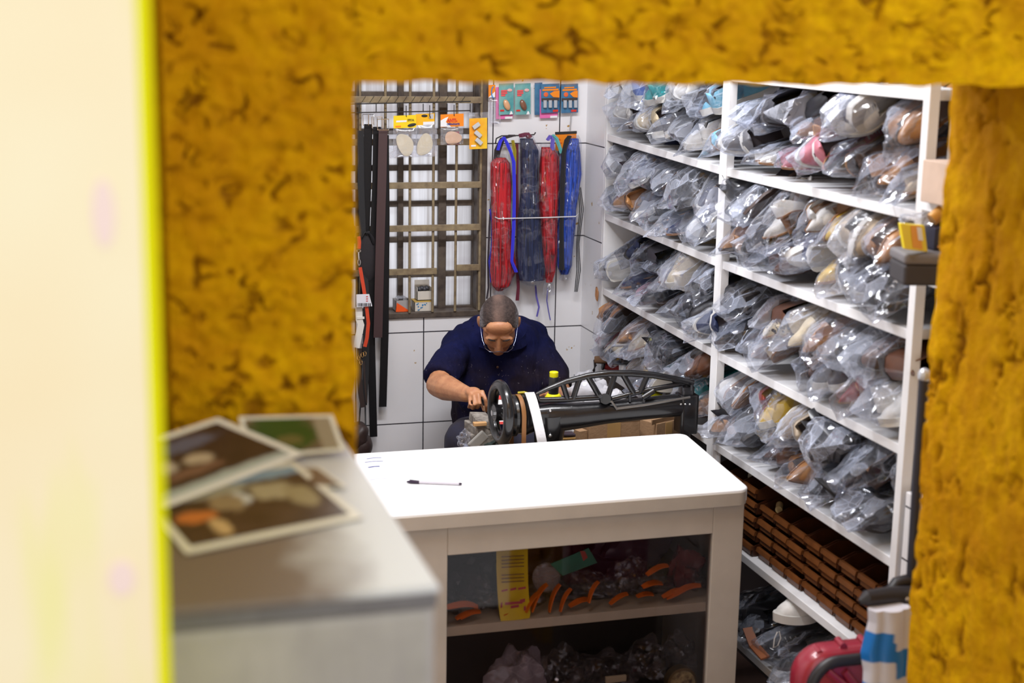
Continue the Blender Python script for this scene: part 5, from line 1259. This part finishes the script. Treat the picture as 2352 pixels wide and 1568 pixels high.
# grey box, dark packet, yellow packet
o = empty('grey_box', V(2.0, ES-.1, zc), 'dark grey fabric box with a light band on the lower board of the end rack', 'box')
g0, g1 = at(2060, 620, Y=ES-.10), at(2150, 620, Y=ES-.10); gz0, gz1 = at(2100, 662, Y=ES-.10).z, at(2100, 582, Y=ES-.10).z
RY = Matrix.Rotation(radians(-14), 3, 'Z')
q = MB(); q.box((g0.x, ES-.17, zc+.001), (g1.x+.03, ES-.05, zc+.05), RY); q.build('body', M('dark_grey_fabric', (.045, .04, .045), .7), o, bevel=.008, seg=3)
q = MB(); q.box((g0.x-.002, ES-.172, zc+.050), (g1.x+.032, ES-.048, zc+.075), RY); q.build('lid', M('mid_grey_fabric', (.17, .16, .17), .7), o, bevel=.008, seg=3)
zt_ = zc+.076
o = empty('dark_packet', V(2.03, ES-.1, zt_), 'navy packet with orange marks standing behind the yellow packet', 'packet')
p0, p1 = at(2128, 582, Y=ES-.09), at(2160, 520, Y=ES-.09); q = MB(); q.box((p0.x, ES-.12, zt_), (p1.x, ES-.06, p1.z)); q.build('body', M('navy_packet', (.012, .012, .035), .4), o, bevel=.002)
q = MB(); q.ell(V(p0.x+.012, ES-.121, p0.z+.02), (.005, .001, .004), nu=10, nv=5); q.ell(V(p0.x+.022, ES-.121, p0.z+.024), (.004, .001, .004), nu=10, nv=5); q.build('orange_mark', M('amber_print', (.55, .28, .10), .5), o)
o = empty('yellow_packet', V(2.0, ES-.16, zt_), 'bright yellow packet with a white label leaning in front of the shelf end', 'packet')
q = MB(); P4 = [at(2078, 572, Y=ES-.17), at(2131, 579, Y=ES-.15), at(2124, 518, Y=ES-.13), at(2068, 513, Y=ES-.15)]; q.prism(P4, (.004, .018, 0)); q.build('body', M('packet_yellow', (.86, .68, .005), .35), o, bevel=.002)
def onq(u, v, d=.001): return P4[0]*(1-u)*(1-v)+P4[1]*u*(1-v)+P4[2]*u*v+P4[3]*(1-u)*v-V(0, d, 0)
q = MB(); q.prism([onq(.36, .1), onq(.78, .08), onq(.78, .98), onq(.40, .95)], (0, .0006, 0)); q.build('orange_print', M('packet_orange', (.80, .35, .02), .4), o)
q = MB(); q.prism([onq(.64, .42, .002), onq(.84, .42, .002), onq(.84, .92, .002), onq(.64, .92, .002)], (0, .0006, 0)); q.build('white_label', CWH, o)
crumple('film_bag', at(2105, 508, Y=ES-.06), (.045, .03, .022), m_clear[2], 'crumpled clear film over the yellow packet at the shelf end', 'plastic bag', 41)
q = MB(); q.tube([at(2140, 505, Y=ES-.08), at(2172, 478, Y=ES-.08)], .016, 12); q.build('orange_tube', M('orange_tube', (.58, .28, .05), .5, bump=.4), None, smooth=True, label='orange tube lying across the dark navy packet', cat='tube')
o = MB(); o.box((XS+.05, ES-.17, zc+.0005), (XS+.12, ES-.15, zc+.012)); o.build('blue_pen_case', M('blue_plastic', (.02, .16, .40), .4), None, bevel=.002, label='small blue pointed thing on the end rack', cat='case')
# low tiled stub at the foot of the shelving
m_stub = tile_mat('stub_wall_tile', 'Y', 1.80, at(2060, 1150, X=XS-.002).z, tw=.9, th=.135)
sz_ = at(2052, 1112, X=XS-.002).z
q = MB(); q.box((XS-.002, 2.70, 0), (XS+.36, YN-.035, sz_)); q.build('wall_stub', m_stub, kind='structure', bevel=.002)
crumple('film_bag', at(2085, 1078, X=XS+.06), (.035, .04, .05), m_clear[2], 'clear bag slumped on the tiled stub at the shelf foot', 'plastic bag', 51)

# ---------------------------------------------------------------- trolley, striped bag and red suitcase by the doorway
YT = 2.84
m_dk = M('dark_trolley_plastic', (.016, .013, .016), .45)
tr_ = empty('hand_trolley', at(2090, 1500, Y=YT), 'dark trolley with an upright pole and padded grip beside the yellow jamb', 'trolley')
q = MB(); q.tube([at(2122, 866, Y=YT), at(2108, 1080, Y=YT), at(2092, 1345, Y=YT), at(2080, 1600, Y=YT)], .0115, 14); q.build('pole', M('dark_blue_grey_pole', (.030, .030, .045), .4), tr_, smooth=True)
q = MB(); q.ell(at(2123, 862, Y=YT), (.0145, .0145, .017), nu=16); q.build('pole_cap', M('silver_cap', (.62, .66, .74), .3, .4), tr_, smooth=True, label='silver pole cap')
q = MB(); q.tube([at(1974, 1382, Y=YT-.05), at(1990, 1374, Y=YT-.05), at(2040, 1368, Y=YT-.04), at(2105, 1366, Y=YT-.03)], [.006, .018, .021, .021], 16); q.build('grip', m_dk, tr_, smooth=True)
q = MB(); q.tube([at(2046, 1360, Y=YT), at(2060, 1340, Y=YT), at(2090, 1332, Y=YT), at(2112, 1345, Y=YT)], .016, 12); q.build('hinge', m_dk, tr_, smooth=True)
q = MB(); q.ell(at(2083, 1375, Y=YT-.055), (.005, .003, .005), nu=10); q.build('rivet', m_chrome, tr_, smooth=True)
# striped bag (blue and white)
mb_ = bpy.data.materials.new('blue_and_white_film'); mb_.use_nodes = True; t = NT(mb_); bs = t.n['Principled BSDF']
att = t.new('ShaderNodeAttribute', attribute_name='blue'); t.link(t.mix(att.outputs['Fac'], (.66, .64, .70), (.005, .17, .55)), bs.inputs['Base Color']); bs.inputs['Roughness'].default_value = .35
q = MB(); lb_ = q.bm.verts.layers.float.new('blue')
rows = [(1392, 1994, 2084), (1420, 1995, 2088), (1450, 1988, 2088), (1490, 1980, 2090), (1530, 1984, 2090), (1568, 1980, 2088), (1640, 1976, 2086), (1720, 1985, 2075)]
R3 = []
for (ya, a0, a1), (yb_, b0, b1) in zip(rows, rows[1:]):
    for k in range(8): u = k/8; R3.append((ya+(yb_-ya)*u, a0+(b0-a0)*u, a1+(b1-a1)*u))
R3.append(rows[-1]); prev = []
for y, x0, x1 in R3:
    c = at((x0+x1)/2, y, Y=YT-.07); hw = (at(x1, y, Y=YT-.07)-at(x0, y, Y=YT-.07)).length/2; ring = []
    for k in range(48):
        a = 2*pi*k/48; w = 1+.10*noise.noise(V(cos(a)*2.5, sin(a)*2.5, c.z*14)); vv = q.bm.verts.new(c+V(hw*cos(a)*w, .028*sin(a)*w-.008*abs(sin(3*a)), 0))
        px = (x0+x1)/2+(x1-x0)/2*cos(a); fx = (px-1980)/110
        vv[lb_] = 1.0 if ((fx < .52 and 1440 < y < 1506) or (fx >= .52 and 1484 < y < 1548) or (fx < .45 and y > 1556)) else 0.0
        ring.append(vv)
    if prev:
        for k in range(48): q.bm.faces.new((prev[k], prev[(k+1) % 48], ring[(k+1) % 48], ring[k]))
    else: q.bm.faces.new(ring)
    prev = ring
q.bm.faces.new(prev[::-1])
q.build('shopping_bag', mb_, None, smooth=True, label='white plastic bag with blue blocks hanging from the trolley grip', cat='bag', ang=70)
# red suitcase
m_redc = M('red_case_shell', (.33, .018, .040), .30, coat=.5, var=.15, vscale=4)
YC = 2.93; c0, c1 = at(1818, 1560, Y=YC), at(2075, 1560, Y=YC); zt2 = at(1930, 1490, Y=YC-.04).z; zlow = zt2-.46
su = empty('suitcase', V((c0.x+c1.x)/2, YC, 0), 'red hard suitcase with a black edge band standing on a crate at the doorway', 'suitcase')
def arch(y, ins, zb_):
    x0, x1 = c0.x+ins, c1.x-ins; r = .075-ins*.5; pts = []
    for cx, a0 in ((x1-r, 0), (x0+r, 90)):
        for k in range(9): an = radians(a0+90*k/8); pts.append(V(cx+r*cos(an), y, zt2-ins-r+r*sin(an)))
    return [V(x1, y, zb_)]+pts+[V(x0, y, zb_)]
q = MB(); q.rings([arch(YC-.06, .030, zlow), arch(YC-.045, .006, zlow), arch(YC-.03, .0, zlow), arch(YC+.0, .0, zlow), arch(YC+.02, .006, zlow)]); q.build('shell', m_redc, su, smooth=True)
q = MB(); q.tube(arch(YC-.056, .022, zlow), .014, 10); q.build('edge_band', m_dk, su, smooth=True, label='black edge band')
for x, an in ((1915, 26), (1955, -30)):
    q = MB(); a = at(x-16, 1540, Y=YC-.062); c = at(x+(38 if an > 0 else 18), 1585, Y=YC-.062); q.tube([a, c], [.010, .012], 10); q.build('ridge', m_redc, su, smooth=True)
for x in (1868, 1920, 1970):
    p = at(x, 1490, Y=YC); q = MB(); q.tube([V(p.x, YC-.035, zt2+.002-(.012 if x < 1880 else 0)), V(p.x+.006, YC+.005, zt2+.002-(.012 if x < 1880 else 0))], .009, 10); q.build('ridge', m_redc, su, smooth=True)
q = MB(); q.box((c0.x-.02, YC-.07, 0), (c1.x+.02, YC+.06, zlow-.002)); q.build('wooden_crate', M('crate_wood', (.12, .08, .05), .8, var=.4), None, bevel=.004, label='low wooden crate under the red suitcase', cat='crate')

# ---------------------------------------------------------------- inside the display counter
m_or = M('orange_insole', (.80, .17, .012), .45, var=.25, vscale=20); zsx = CSZ+.001
def cp(px, py, d=.06): return at(px, py, Y=BY+d)
ylc = empty('hanging_card', cp(1180, 1340, .05), 'yellow card strip with red print hanging inside the counter glass', 'card')
q = MB(); rows = [(1140, 1212, 1252), (1140, 1212, 1300), (1142, 1213, 1350), (1145, 1216, 1390), (1148, 1218, 1412), (1150, 1216, 1424)]; G = []
for i, (x0, x1, y) in enumerate(rows): G.append([cp(x0, y+3, .055-.006*i*i/9), cp((x0+x1)/2, y, .052-.006*i*i/9), cp(x1, y-5, .057-.006*i*i/9)])
for A, B in zip(G, G[1:]):
    for k in range(2): q.poly([A[k], A[k+1], B[k+1], B[k]])
bmesh.ops.remove_doubles(q.bm, verts=q.bm.verts, dist=1e-5)
bmesh.ops.solidify(q.bm, geom=q.bm.faces[:], thickness=.001)
q.build('card', M('hanging_card_yellow', (.75, .56, .006), .4), ylc, smooth=True)
q = MB()
for y, x0, x1, h in ((1357, 1152, 1166, 4), (1354, 1172, 1186, 5), (1352, 1190, 1208, 5), (1386, 1160, 1200, 6), (1381, 1194, 1206, 8), (1394, 1173, 1192, 6), (1391, 1150, 1154, 12), (1398, 1203, 1208, 10)):
    q.prism([cp(x0, y+h/2, .018), cp(x1, y+h/2-3, .018), cp(x1, y-h/2-3, .020), cp(x0, y-h/2, .020)], (0, .0006, 0))
q.build('red_print', M('print_crimson', (.40, .02, .06), .5), ylc)
q = MB()
for y in (1280, 1288, 1296, 1304, 1322, 1330, 1338): q.prism([cp(1152, y, .030), cp(1204, y-3, .030), cp(1204, y-5.5, .030), cp(1152, y-2.5, .030)], (0, .0006, 0))
q.build('small_print', M('print_brown', (.20, .10, .02), .6), ylc)
gp = empty('header_packet', cp(1310, 1300, .12), 'clear packet with a dark green header leaning inside the counter', 'packet')
q = MB(); q.prism([cp(1264, 1295, .10), cp(1292, 1322, .10), cp(1372, 1292, .10), cp(1352, 1258, .10)], (0, .003, 0)); q.build('header', M('dark_green_card', (.02, .20, .13), .5, var=.3), gp)
q = MB(); q.prism([cp(1332, 1264, .098), cp(1340, 1288, .098), cp(1350, 1280, .098), cp(1344, 1266, .098)], (0, .001, 0)); q.build('red_print', M('print_brick', (.40, .07, .05), .5), gp)
q = MB(); q.ell(cp(1255, 1325, .12), (.042, .014, .046), R=Matrix.Rotation(radians(-30), 3, 'Y')); q.build('contents', plastic('grey_film', .30, (.50, .46, .46), 4), gp, smooth=True)
rr = random.Random(5)
spots = [(1060, 1395, 34, -.15, 1.3), (1080, 1425, 22, .1, 1), (1240, 1400, 30, .95, 1), (1275, 1385, 28, 1.1, .8), (1300, 1395, 24, 1.0, .7), (1225, 1425, 24, .8, .9), (1175, 1445, 20, .05, 1), (1330, 1440, 24, .1, 1), (1510, 1310, 26, .2, 1), (1498, 1345, 24, -.05, 1.1), (1570, 1372, 40, .2, 1.2), (1480, 1405, 20, -.1, .8), (1365, 1360, 22, 1.0, .8), (1070, 1462, 22, .12, .8), (1545, 1395, 26, .1, .9), (1420, 1425, 22, .3, .8)]
PLACE = ['under the left frame', 'left of the yellow card', 'right of the yellow card, tall', 'under the green header', 'beneath the packet corner', 'beside the yellow card foot', 'below the yellow card', 'centre front on the shelf edge', 'high at the right', 'middle right', 'long glossy one at the right end', 'low in front of the red bag', 'right of the green header', 'lowest at the left corner', 'under the long glossy one', 'low right of centre']
for k, (x, y, l, an, wd) in enumerate(spots):
    c = cp(x, y, .045+.006*(k % 4)); c.z = max(c.z, zsx+.012+.004*(k % 3)+abs(sin(an))*l/690*.8); s_ = l/690; q = MB(); pts = []; pts2 = []
    for j in range(9):
        u = -1+2*j/8; pts.append((u*s_, .010*wd*(1-u*u)+.002)); 
    path = [c+V(cos(an)*u-sin(an)*v, .01*sin(u*40), sin(an)*u+cos(an)*v*.7) for u, v in pts]
    q.strap(path, [.012*wd*(.5+.5*sqrt(max(0, 1-(-1+2*j/8)**2)))+.006 for j in range(9)], .004, (0, 1, .35)); q.build('orange_insole', m_or, None, smooth=True, label=f'orange insole in the counter, {PLACE[k]}', cat='insole', group='orange insoles inside the counter')
CF = [(1110, 1410, .05, .04), (1215, 1435, .05, .03), (1350, 1410, .055, .045), (1420, 1395, .05, .045), (1450, 1350, .05, .06), (1385, 1440, .05, .028), (1500, 1425, .05, .03), (1105, 1330, .022, .05), (1040, 1440, .035, .03), (1590, 1420, .03, .03), (1290, 1445, .05, .026)]
CFN = ['left of the yellow card', 'below the yellow card', 'in the middle of the shelf', 'right of the middle', 'tall, right of the green header', 'at the front of the middle', 'in front of the red bag', 'slim, high beside the yellow card', 'in the left corner', 'in the right corner', 'low under the green header']
m_cellar = plastic('display_film', .0, (.42, .38, .40), 15, .8)
for k, (x, y, a, h) in enumerate(CF):
    c = cp(x, y, .15); c.z = max(c.z, zsx+h*.8); crumple('film_bag', c, (a, .045, h), m_cellar, f'crumpled clear film bag in the counter, {CFN[k]}', 'plastic bag', 60+k, flat=.8)
c = cp(1570, 1320, .19); crumple('red_bag', c, (.055, .05, .085), M('dull_red_film', (.17, .012, .014), .4), 'dull red bag at the right end inside the counter', 'bag', 75)
c = cp(1440, 1300, .26); c.z = zsx+.11; crumple('dark_bag', c, (.10, .06, .105), M('dusky_film', (.05, .04, .06), .35), 'dusky purple bag at the back of the counter shelf', 'bag', 77, flat=.95)
c = cp(1250, 1310, .28); c.z = zsx+.10; crumple('dark_bag', c, (.13, .06, .095), M('dark_maroon_film', (.06, .012, .014), .4), 'dark maroon bag at the back behind the green header', 'bag', 78, flat=.95)
q = MB(); q.prism([cp(1056, 1452, .05), cp(1124, 1449, .05), cp(1124, 1441, .05), cp(1080, 1446, .05)], (0, .03, .002)); q.build('white_strip', CWH, None, label='white strip lying at the left front of the counter shelf', cat='strip')
c = cp(1075, 1330, .22); c.z = zsx+.085; crumple('dark_bag', c, (.075, .09, .085), M('dusky_film', (.05, .04, .06), .35), 'added dusky bag darkening the left end behind the yellow card', 'bag', 79, flat=.95)  # bag added to darken the pale side panel behind it
# lower compartment
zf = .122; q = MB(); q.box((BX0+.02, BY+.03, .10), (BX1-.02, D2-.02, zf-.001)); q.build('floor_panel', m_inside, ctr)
m_g = plastic('lilac_film', .55, (.40, .36, .42), 22, 1.2)
c = cp(1185, 1568, .12); crumple('white_bag', c, (.085, .07, .105), m_g, 'greyish white plastic bag low in the counter under the yellow card', 'plastic bag', 80)
q = MB(); q.box((c.x-.09, c.y-.05, zf), (c.x+.09, c.y+.09, c.z-.10)); q.build('storage_box', M('dark_box', (.05, .04, .04), .7), None, bevel=.003, label='dark box under the greyish white bag', cat='box')
for k, (x, y, a, h, lb) in enumerate(((1290, 1530, .07, .07, 'brownish film bag low in the counter, right of the white bag'), (1400, 1545, .07, .06, 'crumpled dusky film bag low in the middle of the counter'), (1480, 1515, .07, .07, 'shiny dusky film bag low in the counter, right of the middle'), (1560, 1500, .05, .06, 'film bag low at the right end of the counter'))):
    crumple('film_bag', cp(x, y, .16), (a, .06, h), m_cellar, lb, 'plastic bag', 85+k)
o = empty('round_tin', cp(1567, 1566, .07), 'round tin with a cream and brown lid low in the counter', 'tin'); c = cp(1567, 1568, .07)
q = MB(); q.cyl(c+V(0, .03, 0), c, .047, n=28); q.build('body', M('brass_tin', (.35, .25, .10), .3, .8), o, smooth=True)
q = MB(); q.cyl(c, c+V(0, -.004, 0), .039, n=28); q.build('lid_print', M('cream_print', (.70, .56, .25), .4, var=.9, vscale=60, col2=(.10, .05, .02)), o, smooth=True)
q = MB(); q.box(cp(1405, 1562, .06)-V(.02, .005, .006), cp(1438, 1553, .06)+V(.0, .005, .006)); q.build('cream_block', M('cream_block', (.48, .40, .26), .7), None, bevel=.002, label='small cream block low in the counter beside the round tin', cat='block')
q = MB(); q.box((c.x-.28, BY+.05, zf), (c.x+.03, D2-.04, c.z-.062)); q.build('storage_box', M('dark_box', (.05, .04, .04), .7), None, bevel=.003, label='wide dark box at the bottom of the counter under the tin', cat='box')

# ---------------------------------------------------------------- on the counter
pn = empty('ballpoint_pen', at(933, 1107, Z=CZ), 'clear ballpoint pen with a black cap on the white countertop', 'pen')
A, B = at(934, 1106, Z=CZ+.005), at(1061, 1111, Z=CZ+.005); d = (B-A).normalized()
q = MB(); q.tube([A+d*.030, B-d*.008], .0042, 6); q.build('barrel', M('clear_grey_plastic', (.55, .52, .58), .15, spec=.8), pn)
q = MB(); q.tube([A, A+d*.012, A+d*.036], [.0022, .0048, .0050], 10); q.tube([A+d*.036+V(0, 0, .004), A+d*.008+V(0, 0, .006)], .0013, 6); q.build('cap', M('dark_violet_cap', (.02, .008, .03), .3), pn, smooth=True, label='dark cap')
q = MB(); q.tube([B-d*.008, B], [.0042, .0030], 8); q.build('end_plug', M('dark_violet_cap', (.02, .008, .03), .3), pn, smooth=True)
rc = empty('receipt', at(860, 1075, Z=CZ), 'white slip with blue handwriting at the left end of the countertop', 'paper')
q = MB(); q.prism([at(812, 1046, Z=CZ+.0005), at(880, 1042, Z=CZ+.0005), at(905, 1106, Z=CZ+.0005), at(835, 1112, Z=CZ+.0005)], (0, 0, .0008)); q.build('paper', M('slip_paper', (.86, .86, .88), .5), rc)
q = MB()
for x0, x1, y, w in ((842, 876, 1052, .006), (838, 880, 1060, .006), (846, 872, 1072, .010), (850, 890, 1100, .003)):
    q.tube([at(x0, y+1.5, Z=CZ+.0016), at((x0+x1)/2, y-1, Z=CZ+.0016), at(x1, y-1.5, Z=CZ+.0016)], w/2, 6, flat=.2, up=(0, 0, 1))
q.build('handwriting', M('ink_blue', (.10, .11, .26), .7), rc)

# ---------------------------------------------------------------- photographs on the cement ledge
def picture_mat(name):
    m = bpy.data.materials.new(name); m.use_nodes = True; t = NT(m); b = t.n['Principled BSDF']; a = t.new('ShaderNodeAttribute', attribute_name='picture'); t.link(a.outputs['Color'], b.inputs['Base Color']); b.inputs['Roughness'].default_value = .35; return m
m_pic = picture_mat('photo_print')
def photo(P, label, fn, margin=.05, curl=.0):
    """P: corner points A B C D of the sheet"""
    o = empty('photo_print', P[0], label, 'photograph', 'photographs on the cement ledge')
    nrm = (P[1]-P[0]).cross(P[3]-P[0]).normalized(); nrm = nrm if nrm.z > 0 or nrm.y < 0 else -nrm
    if nrm.z < 0: nrm = -nrm
    def pt(u, v, h=0): return P[0]*(1-u)*(1-v)+P[1]*u*(1-v)+P[2]*u*v+P[3]*(1-u)*v+nrm*(h+curl*((2*u-1)**4+(2*v-1)**2*.4))
    def sheet(u0, u1, v0, v1, h, col):
        q = MB(); lay = q.bm.verts.layers.float_color.new('picture'); nu, nv = 56, 40
        for hh in (h, h-.0006):
            G = []
            for j in range(nv+1):
                r = []
                for i in range(nu+1):
                    u, v = u0+(u1-u0)*i/nu, v0+(v1-v0)*j/nv; vv = q.bm.verts.new(pt(u, v, hh)); c = col(i/nu, j/nv); vv[lay] = (*c, 1); r.append(vv)
                G.append(r)
            for j in range(nv):
                for i in range(nu): q.bm.faces.new((G[j][i], G[j][i+1], G[j+1][i+1], G[j+1][i]))
        return q
    sheet(0, 1, 0, 1, .001, lambda u, v: (.74, .68, .60)).build('paper', M('photo_paper', (.76, .70, .62), .4), o, smooth=True)
    sheet(margin, 1-margin, margin*1.6, 1-margin*1.6, .0018, fn).build('picture', m_pic, o, smooth=True)
    return o
def blobs(u, v, base, L, k=0):
    c = Vector(base)
    n = noise.noise(V(u*7+k, v*7, k))*.5+.5; c = c*(.55+.9*n)
    for (x, y, rx, ry, col) in L:
        d = ((u-x)/rx)**2+((v-y)/ry)**2+.5*noise.noise(V(u*13, v*13, k+3))
        w = sstep(1.25, .55, d); c = c*(1-w)+Vector(col)*w
    return tuple(c)
zl_ = LG+.0016
def lp(x, y, h=0): return at(x, y, Z=zl_+h)
A, B, C_ = lp(428, 1274), lp(836, 1190), lp(676, 1060, .004)
photo([A, B, C_, A+C_-B], 'front photo print with a blue sky band and brown ground, on the ledge', lambda u, v: blobs(u, v, (.045, .026, .020), [(.55, .93, .9, .10, (.20, .30, .42)), (.30, .78, .35, .10, (.32, .30, .24)), (.72, .62, .16, .16, (.36, .30, .20)), (.50, .58, .07, .12, (.62, .62, .64)), (.86, .45, .10, .22, (.30, .24, .14)), (.40, .55, .12, .16, (.28, .20, .12)), (.16, .42, .14, .10, (.55, .16, .04)), (.24, .20, .06, .16, (.55, .36, .18))], 2))
A, B = lp(300, 1198, .006), lp(700, 1043, .006); C_ = at(500, 960, Y=YW-.04)
photo([A, B, C_, A+C_-B], 'middle photo print, mostly dark brown, leaning back over the ledge', lambda u, v: blobs(u, v, (.035, .018, .014), [(.5, .05, .9, .08, (.36, .38, .34)), (.62, .80, .30, .12, (.09, .09, .13)), (.40, .55, .10, .16, (.42, .34, .26)), (.62, .48, .09, .12, (.40, .30, .20)), (.5, .3, .2, .08, (.16, .08, .05))], 5))
A, B = lp(575, 1056, .0), lp(794, 1035, .010); C_ = at(764, 953, Y=YW-.018); D_ = at(548, 958, Y=YW-.018)
photo([A, B, C_, D_], 'rear photo print with a green field, propped against the yellow pier', lambda u, v: blobs(u, v, (.16, .10, .065), [(.40, .55, .44, .60, (.03, .065, .010)), (.46, .35, .16, .16, (.12, .10, .03)), (.93, .5, .14, 1.2, (.30, .24, .17))], 8))
A, B = lp(560, 1118, .001), lp(800, 1120, .002); C_ = lp(735, 1075, .0025)
photo([A, B, C_, A+C_-B], 'small brown print half covered by the front and middle photo prints', lambda u, v: blobs(u, v, (.16, .10, .07), [(.3, .5, .2, .3, (.05, .03, .03))], 11))
